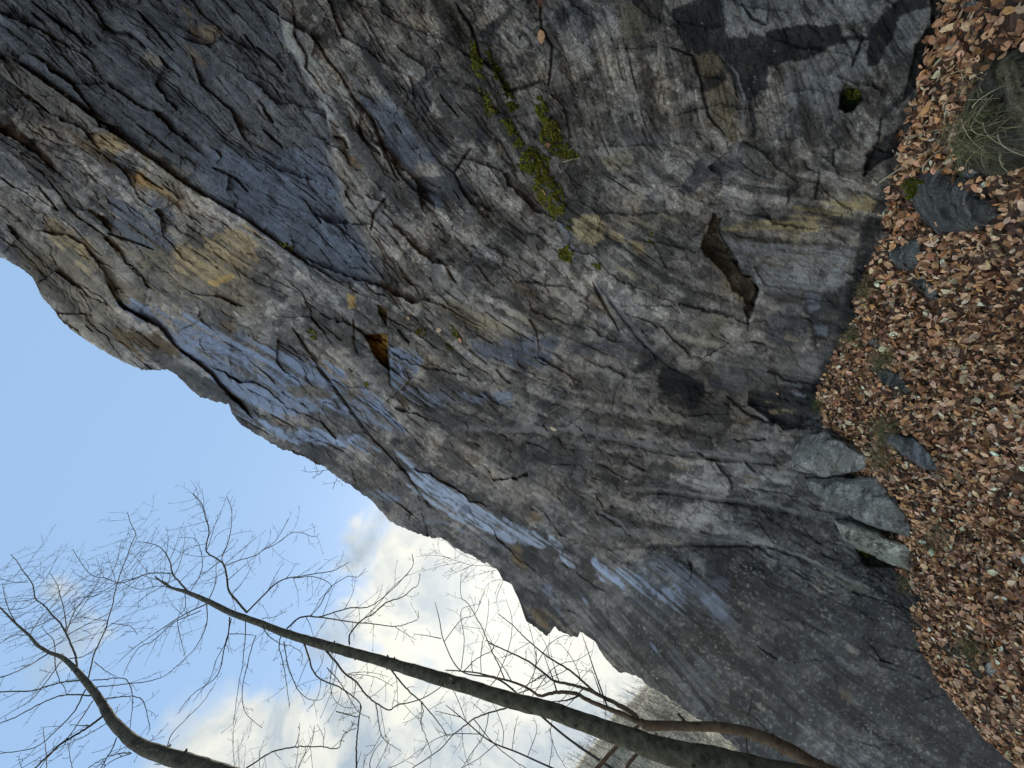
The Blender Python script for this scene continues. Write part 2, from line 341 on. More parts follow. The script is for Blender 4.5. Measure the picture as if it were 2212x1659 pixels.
def facets(cw, ch, ang, seed, tilt, off, warp):
    """broken slate: slabs with planes of their own"""
    ca, sa = math.cos(ang), math.sin(ang); xw = X + warp * nB * 14 + 2.0 * nA; yw = Y + warp * nE * 5 - 8 * warp * nB
    u = (xw * ca + yw * sa) / cw; v = (-xw * sa + yw * ca) / ch
    ui = np.floor(u); vi = np.floor(v); best = np.full(X.shape, 1e9); out = np.zeros(X.shape)
    for a in (-1, 0, 1):
        for b in (-1, 0, 1):
            i = ui + a; j = vi + b; su = i + hash2(i, j, seed); sv = j + hash2(i, j, seed + 1)
            d = (u - su) ** 2 + (v - sv) ** 2; m_ = d < best; best = np.where(m_, d, best)
            h = off * (hash2(i, j, seed + 2) * 2 - 1) + tilt * ((hash2(i, j, seed + 3) * 2 - 1) * (u - su) * cw * .5 + (hash2(i, j, seed + 4) * 2 - 1) * (v - sv) * ch)
            out = np.where(m_, h, out)
    return out
F1 = facets(190, 55, math.radians(36), 801, .22, 4.0, 1.0); F2 = facets(74, 17, math.radians(40), 811, .30, 1.8, .8); F3 = facets(170, 55, math.radians(12), 821, .16, 3.5, 1.2); F4 = facets(30, 8, math.radians(38), 831, .35, .9, .6)
east = smooth(1000, 1400, X + 60 * nB - .15 * np.abs(Y - 800))
H += F1 * (1 - east) * (.5 + .6 * spl) + F3 * east * .8 + F2 * (.08 + .5 * spl) + F4 * (.1 + .45 * rough)
LEDGES = [  # polyline, side, depth, reach
 ([(585, -260), (600, 0), (615, 80), (660, 150), (700, 210), (716, 290), (702, 310), (712, 340), (735, 400), (750, 470), (790, 530), (840, 600)], 1, 30, 260),
 ([(0, 110), (50, 146), (140, 210), (250, 290), (400, 400), (530, 475), (640, 556), (780, 640)], -1, 11, 160),
 (T(0, 0, [(0, 480), (200, 610), (400, 800), (560, 920), (700, 1010), (900, 1110), (1100, 1250), (1200, 1330)]), 1, 15, 60),
 (T(0, 1, [(640, 0), (700, 200), (780, 330), (900, 400), (1030, 460), (1120, 580), (1250, 680), (1350, 760), (1490, 910), (1659, 1080)]), -1, 15, 120),
 (T(2, 1, [(-400, 1120), (0, 1150), (440, 1140), (730, 1210), (1000, 1280), (1300, 1310), (1659, 1350)]), 1, 22, 40),
 (T(2, 1, [(700, 1530), (1000, 1530), (1300, 1580), (1659, 1620), (2000, 1720)]), 1, 22, 36),
 (T(2, 2, [(330, 160), (650, 240), (900, 220), (1200, 210), (1659, 215), (1860, 290), (2160, 430), (2460, 560)]), 1, 18, 45),
 (T(2, 1, [(560, 180), (740, 420), (870, 580), (1000, 700), (1230, 820), (1400, 880)]), 1, 15, 50),
 (T(2, 1, [(-30, 470), (120, 520), (350, 545), (600, 560), (830, 560), (870, 580)]), 1, 9, 50),
 (T(1, 0, [(640, 640), (760, 790), (830, 980), (950, 1170), (1150, 1340), (1220, 1310)]), -1, 9, 60),
 (T(1, 1, [(230, 450), (420, 740), (540, 900), (690, 1100), (830, 1270), (1000, 1450), (1140, 1640)]), -1, 7, 50),
 (T(1, 1, [(860, 740), (880, 830), (1000, 1040), (1130, 1140), (1300, 1300)]), 1, 10, 40),
 (T(1, 1, [(780, 320), (900, 340), (1100, 400), (1300, 480), (1450, 540)]), 1, 8, 40),
 (T(2, 2, [(100, 200), (300, 250), (380, 370), (500, 570), (620, 830)]), 1, 12, 60),
 ([(1020, 110), (1060, 240), (1130, 340), (1200, 470), (1240, 560), (1300, 640)], 1, 8, 60),
 (T(2, 0, [(450, 1010), (700, 1040), (830, 1030), (860, 1130), (940, 1220)]), 1, 5, 40),
 (T(3, 2, [(600, 800), (850, 870), (1050, 900), (1110, 1050), (1400, 1340)]), 1, 10, 60),
 (T(3, 2, [(0, 700), (300, 740), (700, 960), (1000, 1100), (1300, 1330)]), 1, 7, 60),
 (T(3, 1, [(0, 640), (200, 640), (400, 590), (520, 560)]), 1, 7, 40),
 (T(1, 2, [(1000, 60), (1300, 120), (1500, 200), (1659, 260)]), 1, 5, 40),
 (T(0, 1, [(1480, 900), (1540, 1010), (1659, 1070)]), 1, 6, 30),
]
CRACKS = [T(0, 0, q) for q in ([(200, 0), (300, 90), (440, 180), (570, 290)], [(660, 150), (750, 210), (850, 220), (960, 320)], [(880, 60), (1000, 180), (1130, 340)], [(1030, 360), (1100, 440), (1180, 500)], [(1580, 220), (1659, 320)],
   [(1370, 1080), (1520, 1140), (1620, 1250)], [(860, 1080), (960, 1160), (1060, 1230)], [(880, 800), (1000, 880), (1130, 990)], [(240, 1200), (320, 1290), (380, 1370)], [(690, 1510), (860, 1560), (1000, 1620)], [(300, 1150), (500, 1400), (700, 1540)])]
CRACKS += [T(1, 0, q) for q in ([(0, 300), (120, 390), (180, 470)], [(50, 700), (120, 800)], [(40, 830), (180, 960)], [(340, 1340), (430, 1450)], [(250, 90), (260, 220), (330, 350), (330, 450), (400, 520)], [(340, 180), (450, 360), (560, 500), (640, 640), (760, 790), (800, 900), (900, 1130), (960, 1200)],
   [(500, 880), (570, 900), (600, 970)], [(850, 1280), (770, 1370), (740, 1500)], [(1190, 600), (1290, 730), (1330, 760)], [(1280, 0), (1400, 180), (1460, 400)], [(650, 780), (700, 900), (820, 1010)], [(1400, 950), (1280, 1120)])]
CRACKS += [T(1, 1, q) for q in ([(230, 450), (420, 740), (540, 900), (690, 1100), (830, 1270)], [(860, 740), (880, 830), (1000, 1040), (1130, 1140)], [(1180, 10), (1260, 120), (1300, 180)], [(900, 1300), (1000, 1450), (1140, 1640)], [(1550, 730), (1659, 830)], [(630, 400), (640, 560), (660, 640)], [(860, 500), (865, 740), (870, 820)], [(920, 470), (1000, 560)], [(1500, 700), (1380, 600)])]
CRACKS += [T(2, 1, q) for q in ([(560, 180), (740, 420), (870, 580), (1000, 700), (1230, 820)], [(440, 1140), (730, 1210), (1000, 1280), (1300, 1310), (1659, 1350)], [(700, 1530), (1000, 1530), (1300, 1580), (1659, 1620)], [(1420, 0), (1500, 120), (1560, 130), (1590, 220), (1530, 420), (1530, 500)], [(1380, 890), (1500, 1000), (1659, 1080)], [(520, 160), (700, 500)], [(750, 1330), (870, 1390)], [(1500, 1320), (1580, 1400)])]
CRACKS += [T(2, 2, q) for q in ([(330, 160), (650, 240), (900, 220), (1200, 210), (1659, 220), (1860, 290), (2160, 430)], [(380, 370), (500, 570), (620, 830)], [(210, 0), (330, 160)], [(730, 660), (900, 850)])]
CRACKS += [T(3, 0, q) for q in ([(330, 1100), (330, 1180), (310, 1300)], [(120, 1320), (150, 1240), (240, 1180)], [(430, 960), (420, 1070)], [(540, 440), (620, 240)], [(740, 750), (720, 900), (620, 1130)])]
CRACKS += [T(3, 2, q) for q in ([(600, 800), (850, 870), (1040, 900), (1120, 1080)], [(1150, 1180), (1400, 1340), (1659, 1560)], [(700, 980), (1000, 1080)], [(0, 690), (200, 700), (400, 800)])]
CRACKS += [T(2, 0, [(1350, 1400), (1345, 1500), (1425, 1640), (1500, 1770), (1565, 1790), (1590, 1900), (1540, 2080)]), T(2, 0, [(1480, 20), (1560, 120), (1659, 160)]), T(2, 0, [(1000, 300), (1180, 360), (1240, 580), (1270, 740), (1400, 900)])]
CRACKS += [[(1185, 190), (1195, 100), (1170, 60), (1168, 0)], [(1085, 205), (1110, 195), (1170, 175)]]
def line_region(pl, mg): return region(pl, mg)
for pl, side, amp, reach in LEDGES:
    r = line_region(pl, reach * 2.6)
    if r is None: continue
    d, s, p = seg_d(pl, X[r] + 2.5 * nA[r], Y[r] + 2.5 * nE[r], False)
    taper = smooth(0, .12, p) * smooth(0, .12, 1 - p)
    H[r] += 1.35 * amp * taper * np.exp(-d / reach) * np.where(s * side > 0, smooth(0, 2.2, d), 0) * smooth(2.6, 1.8, d / reach)
crackmask = np.zeros_like(X)
def crack(pl, amp, w, wob=2.5):
    r = line_region(pl, w * 5 + 8)
    if r is None: return
    d, s, p = seg_d(pl, X[r] + wob * nA[r], Y[r] + wob * nE[r], False)
    wl = w * (0.5 + 0.9 * np.clip(4 * p * (1 - p), 0, 1)) * (1 + .5 * nA[r])
    g = np.exp(-(d / np.maximum(wl, .4)) ** 2) * smooth(0, .06, p) * smooth(0, .06, 1 - p)
    H[r] += amp * g; crackmask[r] = np.maximum(crackmask[r], g)
for pl in CRACKS: crack(pl, 9, 2.4)
for k in range(520):            # small broken joints along the foliation
    x, y = rng.uniform(0, 2150), rng.uniform(-50, 1600)
    if y > np.interp(x, SX, SY) or rng.rand() > float(field_at(x, y, SPL)) ** 1.3: continue
    pl = [(x, y)]; ln = rng.uniform(15, 60) * (1 + 1.6 * rng.rand() ** 3); st = 6
    for q in range(int(ln / st)):
        a = float(angle_at(np.array(x), np.array(y))) + rng.uniform(-.16, .16)
        x += st * math.cos(a); y += st * math.sin(a); pl.append((x, y))
    if len(pl) > 1: crack(pl, rng.uniform(1.5, 6), rng.uniform(.7, 1.6), 1.0)

# ------------------------------------------------------------------ the cliff: colours (stains, lichen, mineral, painted sky sheen and contact shade)
C = np.empty(X.shape + (3,), np.float32)
C[:] = (0.112, 0.104, 0.094)
def blend(c, m, r=None):
    if r is None: r = (slice(None), slice(None))
    c = np.asarray(c, np.float32); C[r] = C[r] * (1 - m[..., None]) + c * m[..., None]
G = np.full(X.shape, 0.34, np.float32)
blend((0.125, 0.098, 0.068), 0.6 * smooth(-.1, .6, nB + .5 * nA))
blend((0.055, 0.055, 0.057), 0.8 * smooth(.0, .7, -nD + .6 * nA + .3 * l3 * .4))
blend((0.19, 0.176, 0.15), 0.4 * smooth(.15, .6, nE + .5 * nB + .15 * l2 + .15 * l3))
blend((0.050, 0.050, 0.052), 0.45 * smooth(.5, 1.8, l2 * .6 + l1 * .7))
blend((0.21, 0.197, 0.172), 0.4 * smooth(.5, 2.0, -l2 * .7 - l1 * .7))
spk = vnoise(X / 2.6, Y / 2.6, 301) + .6 * vnoise(X / 1.6, Y / 1.6, 302); C *= (1 + .20 * spk + .10 * nC)[..., None]
blend((0.045, 0.043, 0.04), .55 * smooth(.75, 1.1, vnoise(X / 4.1, Y / 4.1, 305) + .5 * nA + .3 * l2)); blend((0.26, 0.245, 0.20), .35 * smooth(.7, 1.1, vnoise(X / 3.7, Y / 3.7, 306) + .6 * nE))

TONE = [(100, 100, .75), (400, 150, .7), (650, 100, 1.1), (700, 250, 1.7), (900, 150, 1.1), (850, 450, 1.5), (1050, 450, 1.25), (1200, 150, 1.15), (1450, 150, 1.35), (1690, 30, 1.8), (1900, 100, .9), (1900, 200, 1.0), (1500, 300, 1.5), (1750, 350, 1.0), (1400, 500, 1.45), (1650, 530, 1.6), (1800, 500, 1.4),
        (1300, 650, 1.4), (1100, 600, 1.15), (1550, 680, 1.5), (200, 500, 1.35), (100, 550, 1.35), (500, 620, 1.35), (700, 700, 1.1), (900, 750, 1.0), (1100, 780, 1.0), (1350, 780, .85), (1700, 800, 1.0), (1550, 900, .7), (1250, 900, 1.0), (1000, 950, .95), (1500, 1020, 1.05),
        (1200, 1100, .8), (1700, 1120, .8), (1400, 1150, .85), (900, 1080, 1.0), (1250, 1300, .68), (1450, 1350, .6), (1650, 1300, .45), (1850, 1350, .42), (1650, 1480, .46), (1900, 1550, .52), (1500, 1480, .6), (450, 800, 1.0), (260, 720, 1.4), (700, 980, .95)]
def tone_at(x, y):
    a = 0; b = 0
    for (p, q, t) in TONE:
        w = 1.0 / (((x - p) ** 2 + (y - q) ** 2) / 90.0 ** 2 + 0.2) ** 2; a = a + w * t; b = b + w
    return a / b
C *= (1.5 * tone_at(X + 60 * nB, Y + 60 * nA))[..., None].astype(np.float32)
patch = fbm(X + 25 * nE, Y + 25 * nA, 70, 5, 401, .6) + (1 - .55 * east) * (.08 * l4 + .08 * l3 + .05 * l2); C *= (1 + .6 * smooth(-.022, .03, patch) - .30)[..., None].astype(np.float32)
C *= np.array([1.04, 1.0, .94], np.float32)
p3 = fbm(X + 4 * nC, Y, 10, 3, 421, .6); C *= (1 + .26 * smooth(-.04, .04, p3) - .13)[..., None].astype(np.float32)
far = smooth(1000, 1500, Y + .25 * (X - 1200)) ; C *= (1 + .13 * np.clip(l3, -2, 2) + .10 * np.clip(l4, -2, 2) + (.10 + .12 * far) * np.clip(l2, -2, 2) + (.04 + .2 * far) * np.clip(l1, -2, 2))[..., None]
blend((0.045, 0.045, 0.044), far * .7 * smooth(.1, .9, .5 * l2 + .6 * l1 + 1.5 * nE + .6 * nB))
blend((0.23, 0.22, 0.17), .75 * smooth(.58, .86, vnoise(X / 5.5, Y / 3.6, 501) + .45 * vnoise(X / 2.5, Y / 2.5, 502) - .35 * (1 - far) + .3 * nB))
p2 = fbm(X + 12 * nE, Y - 12 * nA, 26, 4, 411, .6) + (1 - .45 * east) * (.11 * l3 + .12 * l2 + .06 * l1); C *= (1 + .46 * smooth(-.025, .03, p2) - .23)[..., None].astype(np.float32)
BLUE_SHEEN = (0.165, 0.21, 0.30); DBLUE = (0.088, 0.096, 0.104); OCH = (0.34, 0.255, 0.14); TAN = (0.27, 0.225, 0.15); BRN = (0.11, 0.075, 0.038); DRK = (0.026, 0.026, 0.027); PALE = (0.30, 0.285, 0.25); PGR = (0.27, 0.268, 0.26)  # glossy blues paint the sky's reflected sheen into the rock colour
REG = [  # polygon, colour, strength, softness, warp, streaked, gloss
 ([(-320, -420), (590, -420), (600, 0), (615, 80), (700, 210), (714, 300), (735, 400), (752, 470), (800, 560), (840, 600), (760, 620), (640, 556), (530, 475), (400, 400), (250, 290), (140, 210), (0, 110), (-320, -100)], DBLUE, .8, 4, 5, 0, .25),
 ([(420, 330), (560, 340), (700, 320), (745, 450), (800, 560), (700, 585), (600, 525), (480, 440)], (0.105, 0.125, 0.16), .75, 25, 20, 5, .4),
 (T(0, 0, [(0, 380), (150, 440), (400, 590), (600, 720), (740, 850), (620, 920), (430, 810), (250, 680), (0, 480)]), (0.17, 0.155, 0.135), .8, 3, 3, 0, .1),
 (T(0, 1, [(300, -60), (900, -200), (1659, 0), (1659, 440), (1300, 350), (950, 320), (800, 330), (650, 200), (400, 100), (150, 60)]), (0.215, 0.175, 0.11), .65, 20, 22, 6, .1),
 (T(0, 1, [(0, -400), (200, -200), (700, 200), (800, 430), (780, 640), (600, 560), (300, 300), (100, 60)]), (0.165, 0.14, 0.10), .6, 15, 15, 5, .1),
 (T(0, 1, [(740, 300), (1050, 330), (1500, 470), (1659, 560), (1659, 1050), (1490, 900), (1350, 740), (1250, 660), (1120, 560), (1040, 440), (880, 400)]), BLUE_SHEEN, .85, 5, 10, 5, .7),
 (T(1, 1, [(-10, 560), (350, 680), (420, 700), (560, 790), (590, 900), (700, 930), (800, 960), (970, 1170), (700, 1085), (500, 1020), (250, 1020), (-10, 970)]), BLUE_SHEEN, .9, 4, 8, 5, .75),
 (T(1, 1, [(180, 850), (400, 830), (540, 910), (420, 930), (340, 900), (250, 930)]), (0.15, 0.13, 0.10), .9, 3, 5, 2, .1),
 (T(1, 1, [(680, 860), (830, 960), (980, 1170), (900, 1140), (760, 1010)]), BLUE_SHEEN, .9, 4, 6, 4, .75),
 (T(1, 1, [(400, 700), (560, 740), (600, 860), (540, 880), (440, 800)]), BLUE_SHEEN, .9, 4, 6, 5, .7),
 (T(1, 1, [(-20, 1045), (200, 1120), (450, 1140), (650, 1160), (740, 1190), (830, 1270), (600, 1230), (250, 1210), (80, 1150)]), (0.2, 0.26, 0.37), .9, 3, 6, 4, .75),
 (T(0, 1, [(1480, 900), (1659, 1040), (1659, 1130), (1540, 1030)]), BLUE_SHEEN, .7, 3, 5, 4, .6),
 (T(1, 1, [(870, 600), (1050, 620), (1070, 700), (1000, 790), (920, 820), (1050, 960), (880, 830)]), BLUE_SHEEN, .85, 4, 8, 5, .6),
 (T(1, 1, [(920, 840), (1100, 860), (1400, 900), (1659, 880), (1659, 930), (1300, 950), (1050, 960)]), (0.19, 0.22, 0.28), .7, 5, 10, 6, .5),
 ([(853, 973), (880, 985), (937, 1020), (1020, 1086), (1106, 1129), (1156, 1146), (1216, 1180), (1270, 1218), (1230, 1221), (1190, 1180), (1133, 1176), (1080, 1160), (1000, 1130), (940, 1080), (890, 1040)], (0.27, 0.33, 0.42), .95, 3, 7, 5, .85),
 (T(2, 2, [(520, 280), (640, 330), (860, 420), (940, 530), (1060, 470), (1130, 560), (1180, 660), (1110, 670), (960, 590), (770, 510), (600, 440), (530, 370)]), (0.25, 0.31, 0.42), .85, 4, 9, 6, .8),
 (T(2, 2, [(940, 280), (1200, 380), (1400, 450), (1420, 760), (1250, 760), (1100, 700), (900, 600), (760, 520), (800, 380)]), (0.105, 0.12, 0.15), .55, 16, 14, 12, .6),
 (T(2, 2, [(1000, 900), (1250, 960), (1300, 1200), (1200, 1300), (1050, 1100)]), (0.105, 0.115, 0.135), .45, 14, 14, 10, .55),
 (T(2, 2, [(1260, 570), (1340, 530), (1360, 560), (1340, 720), (1260, 690)]), (0.18, 0.215, 0.28), .5, 6, 14, 9, .6),
 (T(2, 2, [(860, 790), (900, 800), (960, 880), (1000, 930), (920, 890)]), BLUE_SHEEN, .8, 3, 5, 4, .7),
 (T(2, 2, [(450, 560), (480, 560), (500, 600), (480, 600)]), BLUE_SHEEN, .8, 3, 3, 2, .7),
 (T(2, 2, [(220, 480), (330, 660), (300, 650), (200, 520)]), BLUE_SHEEN, .6, 4, 6, 4, .7),
 (T(1, 1, [(680, 1510), (880, 1540), (1000, 1580), (850, 1580), (700, 1540)]), BLUE_SHEEN, .6, 4, 6, 5, .6),
 (T(2, 1, [(0, 530), (300, 530), (240, 640), (220, 730), (0, 700), (-300, 640), (-250, 560)]), (0.09, 0.105, 0.14), .8, 5, 10, 6, .55),
 (T(1, 0, [(650, 640), (830, 640), (950, 700), (1050, 960), (1200, 1050), (1000, 1080), (880, 1000), (780, 850)]), (0.095, 0.112, 0.14), .8, 5, 8, 5, .4),
 (T(0, 0, [(700, 1300), (900, 1270), (1100, 1400), (1130, 1600), (900, 1600), (750, 1500)]), (0.075, 0.092, 0.12), .8, 8, 10, 6, .5),
 (T(1, 0, [(950, 1150), (1050, 1200), (1220, 1300), (1130, 1340)]), (0.11, 0.13, 0.16), .8, 4, 5, 4, .4),
 (T(1, 0, [(190, 180), (330, 330), (450, 450), (600, 600), (700, 780), (500, 880), (440, 680), (330, 500), (200, 300)]), PALE, .75, 5, 9, 3, .1),
 (T(1, 0, [(460, 920), (560, 960), (760, 1200), (800, 1659), (690, 1600), (600, 1430), (540, 1150), (470, 1000)]), (0.23, 0.205, 0.165), .6, 6, 10, 4, .1),
 (T(1, 0, [(560, 980), (640, 1020), (700, 1090), (620, 1080)]), (0.19, 0.13, 0.06), .8, 5, 6, 3, .1),
 (T(0, 0, [(610, 870), (740, 850), (980, 1000), (960, 1080), (870, 960), (720, 1000), (620, 950)]), OCH, .9, 4, 6, 2, .1),
 (T(0, 0, [(840, 1150), (900, 1130), (1190, 1320), (1150, 1300), (980, 1230), (860, 1190)]), (0.36, 0.22, 0.08), .8, 5, 8, 3, .1),
 (T(0, 0, [(980, 980), (1200, 1140), (1180, 1300), (1000, 1180)]), (0.22, 0.19, 0.14), .7, 8, 10, 5, .1),
 (T(0, 0, [(300, 1370), (420, 1480), (560, 1560), (640, 1680), (520, 1700), (480, 1600), (400, 1620), (310, 1520)]), OCH, .85, 3, 12, 4, .1),
 (T(0, 0, [(1150, 1560), (1280, 1600), (1400, 1500), (1659, 1480), (1659, 1680), (1500, 1760), (1370, 1850), (1300, 1800), (1150, 1740)]), OCH, .8, 4, 16, 7, .1),
 (T(0, 1, [(1330, 180), (1500, 110), (1530, 140), (1400, 200)]), (0.46, 0.30, 0.12), .9, 3, 5, 2, .1),
 (T(0, 1, [(480, 60), (580, 40), (620, 100), (560, 130)]), OCH, .6, 5, 10, 3, .1),
 (T(2, 0, [(370, 1430), (560, 1380), (620, 1470), (600, 1550), (520, 1610), (420, 1540)]), (0.44, 0.35, 0.20), .85, 4, 8, 2, .1),
 (T(2, 0, [(620, 1480), (720, 1520), (740, 1580), (640, 1560)]), OCH, .8, 4, 7, 2, .1),
 (T(2, 0, [(760, 1560), (860, 1560), (880, 1659), (800, 1640)]), OCH, .75, 4, 7, 2, .1),
 (T(2, 0, [(700, 1400), (1000, 1380), (1080, 1440), (900, 1480), (760, 1470)]), TAN, .7, 8, 12, 5, .1),
 (T(2, 0, [(580, 1030), (780, 960), (800, 1060), (640, 1120)]), TAN, .7, 5, 8, 3, .1),
 (T(2, 0, [(830, 1040), (900, 1090), (930, 1190), (860, 1130)]), PALE, .7, 4, 5, 2, .1),
 (T(3, 0, [(-10, 1430), (200, 1380), (480, 1300), (680, 1280), (680, 1330), (400, 1400), (250, 1500), (100, 1510), (-10, 1500)]), (0.38, 0.29, 0.14), .8, 9, 16, 8, .1),
 (T(2, 0, [(1350, 1470), (1659, 1440), (1659, 1500), (1350, 1510)]), (0.40, 0.31, 0.15), .8, 5, 7, 4, .1),
 (T(3, 0, [(170, 1350), (230, 1350), (200, 1600), (150, 1600)]), (0.30, 0.24, 0.13), .7, 5, 6, 4, .1),
 (T(2, 0, [(1370, 1560), (1659, 1560), (2200, 1600), (2200, 1659), (2100, 1900), (1659, 1900), (1540, 1790), (1440, 1659)]), PGR, .7, 16, 18, 8, .1),
 (T(2, 0, [(1290, 1390), (1350, 1400), (1340, 1500), (1420, 1640), (1500, 1780), (1560, 1790), (1590, 1900), (1540, 2080), (1490, 1940), (1400, 1810), (1290, 1670), (1220, 1620), (1270, 1500)]), (0.075, 0.052, 0.025), .85, 2, 11, 0, .15),
 (T(2, 0, [(1180, 360), (1350, 300), (1430, 700), (1500, 880), (1440, 950), (1340, 830), (1270, 700)]), (0.14, 0.105, 0.055), .75, 8, 10, 4, .15),
 (T(2, 0, [(680, 0), (850, 60), (830, 230), (740, 250)]), (0.17, 0.145, 0.095), .6, 8, 10, 4, .1),
 (T(2, 1, [(1150, 420), (1400, 390), (1390, 530), (1200, 590)]), (0.27, 0.235, 0.17), .7, 12, 14, 8, .1),
 (T(2, 1, [(-500, 420), (0, 400), (350, 370), (520, 420), (0, 500), (-400, 480)]), TAN, .55, 10, 12, 7, .1),
 (T(1, 1, [(1050, 270), (1250, 280), (1500, 400), (1620, 480), (1350, 480), (1200, 380)]), TAN, .65, 6, 10, 4, .1),
 (T(2, 1, [(650, 60), (740, 70), (850, 150), (820, 160)]), TAN, .8, 4, 6, 2, .1), (T(2, 1, [(870, 180), (930, 190), (930, 230), (880, 210)]), TAN, .8, 4, 6, 2, .1),
 (T(2, 1, [(1450, 120), (1480, 280), (1380, 260), (1340, 160)]), TAN, .6, 6, 8, 3, .1),
 (T(1, 1, [(700, 510), (850, 500), (865, 740), (780, 660), (740, 570)]), (0.26, 0.14, 0.035), 1, 2, 3, 0, .1),
 (T(1, 1, [(790, 320), (850, 340), (850, 450), (800, 380)]), (0.12, 0.085, 0.03), .9, 3, 4, 0, .1),
 (T(1, 1, [(590, 240), (650, 260), (640, 340), (600, 350)]), (0.42, 0.28, 0.1), .8, 3, 6, 0, .1),
 (T(1, 1, [(920, 870), (960, 920), (1000, 1000), (950, 960)]), (0.13, 0.085, 0.03), .9, 3, 3, 0, .1),
 (T(0, 1, [(720, 450), (1000, 500), (1130, 590), (1150, 640), (900, 620), (780, 560)]), (0.115, 0.075, 0.032), .85, 6, 10, 5, .15),
 (T(0, 1, [(740, 540), (800, 580), (840, 640), (780, 600)]), PALE, .8, 3, 4, 0, .1),
 (T(0, 0, [(420, 820), (620, 950), (820, 1120), (700, 1080), (520, 960)]), BRN, .8, 6, 5, 2, .1),
 (T(0, 0, [(980, 1230), (1100, 1270), (1200, 1340), (1150, 1340)]), BRN, .9, 3, 3, 0, .1),
 (T(0, 0, [(1000, 1010), (1120, 1080), (1080, 1080)]), BRN, .9, 3, 3, 0, .1),
 (T(2, 0, [(1250, -150), (1400, 0), (1400, 200), (1659, 230), (1850, 170), (2100, 150), (2300, 130), (2420, 20), (2500, -150)]), (0.21, 0.207, 0.198), .7, 8, 10, 6, .1),
 (T(3, 0, [(850, 110), (1000, 30), (1050, 60), (960, 220), (900, 380), (760, 430), (740, 320)]), (0.17, 0.168, 0.16), .7, 6, 8, 4, .1),
 (T(3, 0, [(250, 420), (480, 290), (620, 300), (640, 440), (480, 520), (470, 740), (200, 700), (50, 560)]), (0.185, 0.18, 0.172), .6, 10, 12, 6, .1),
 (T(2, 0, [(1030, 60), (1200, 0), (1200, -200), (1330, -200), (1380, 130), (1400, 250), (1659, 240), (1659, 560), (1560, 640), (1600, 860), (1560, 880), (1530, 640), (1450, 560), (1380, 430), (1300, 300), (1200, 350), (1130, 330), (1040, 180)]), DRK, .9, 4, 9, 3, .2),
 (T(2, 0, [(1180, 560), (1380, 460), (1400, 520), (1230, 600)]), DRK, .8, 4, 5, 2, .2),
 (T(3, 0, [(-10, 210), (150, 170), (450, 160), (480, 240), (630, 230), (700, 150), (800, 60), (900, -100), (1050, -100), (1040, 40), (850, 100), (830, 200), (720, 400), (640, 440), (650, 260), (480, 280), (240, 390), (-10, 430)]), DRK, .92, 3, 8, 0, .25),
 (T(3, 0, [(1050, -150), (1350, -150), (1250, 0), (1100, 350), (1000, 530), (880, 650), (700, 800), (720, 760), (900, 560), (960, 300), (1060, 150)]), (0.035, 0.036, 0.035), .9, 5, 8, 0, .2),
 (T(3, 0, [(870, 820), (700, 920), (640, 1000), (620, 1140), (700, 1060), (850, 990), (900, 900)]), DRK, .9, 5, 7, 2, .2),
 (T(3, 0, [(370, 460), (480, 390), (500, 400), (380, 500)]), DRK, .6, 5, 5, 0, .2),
 (T(2, 1, [(970, 720), (1050, 730), (1240, 820), (1250, 880), (1200, 980), (1150, 1000), (1080, 900), (980, 900), (940, 820)]), DRK, .9, 3, 6, 0, .2),
 (T(2, 1, [(1270, 790), (1450, 800), (1580, 830), (1400, 865), (1280, 850)]), (0.06, 0.064, 0.072), .85, 3, 4, 0, .2),
 (T(2, 1, [(1390, 725), (1550, 720), (1620, 745), (1450, 765)]), (0.07, 0.074, 0.082), .85, 3, 4, 0, .2),
 (T(2, 1, [(760, 740), (850, 700), (930, 660), (900, 730), (800, 775)]), DRK, .8, 3, 5, 0, .2),
 (T(1, 0, [(770, -150), (830, -150), (840, 20), (890, 80), (870, 150), (800, 60)]), DRK, .9, 4, 6, 0, .2),
 (T(1, 0, [(960, 150), (1000, 200), (990, 240)]), DRK, .8, 4, 5, 0, .2),
 (T(1, 0, [(980, 600), (1140, 450), (1190, 470), (1080, 560), (1140, 640), (1080, 800), (1030, 770), (1040, 680)]), (0.062, 0.066, 0.072), .85, 3, 8, 0, .2),
 (T(1, 0, [(1420, 870), (1450, 790), (1490, 860), (1450, 950), (1420, 940)]), (0.065, 0.068, 0.075), .85, 3, 5, 0, .2),
 (T(1, 0, [(960, 1150), (1250, 1130), (1400, 1200), (1380, 1270), (1200, 1320), (1040, 1200)]), (0.068, 0.072, 0.08), .8, 3, 7, 0, .2),
 (T(1, 0, [(1040, 850), (1150, 870), (1320, 940), (1150, 1030), (1000, 950)]), (0.08, 0.083, 0.09), .7, 5, 8, 3, .2),
 (T(1, 0, [(1440, 200), (1560, 120), (1659, 30), (1700, 60), (1560, 200), (1520, 330), (1460, 300)]), DRK, .75, 4, 8, 0, .2),
 (T(3, 1, [(240, 260), (500, 220), (620, -10), (700, 40), (640, 200), (620, 420), (520, 480), (300, 580), (240, 380)]), (0.038, 0.038, 0.035), .85, 8, 10, 4, .3),
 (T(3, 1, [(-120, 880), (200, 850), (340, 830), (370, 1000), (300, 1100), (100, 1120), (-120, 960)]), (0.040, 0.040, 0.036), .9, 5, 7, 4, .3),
 (T(3, 1, [(-30, 950), (100, 935), (105, 950), (0, 965)]), OCH, .8, 2, 5, 3, .1), (T(3, 1, [(0, 1005), (180, 985), (180, 1000), (20, 1030)]), OCH, .7, 2, 5, 3, .1),
 (T(3, 1, [(100, 870), (200, 860), (240, 910), (180, 900)]), (0.36, 0.37, 0.40), .8, 3, 6, 2, .1),
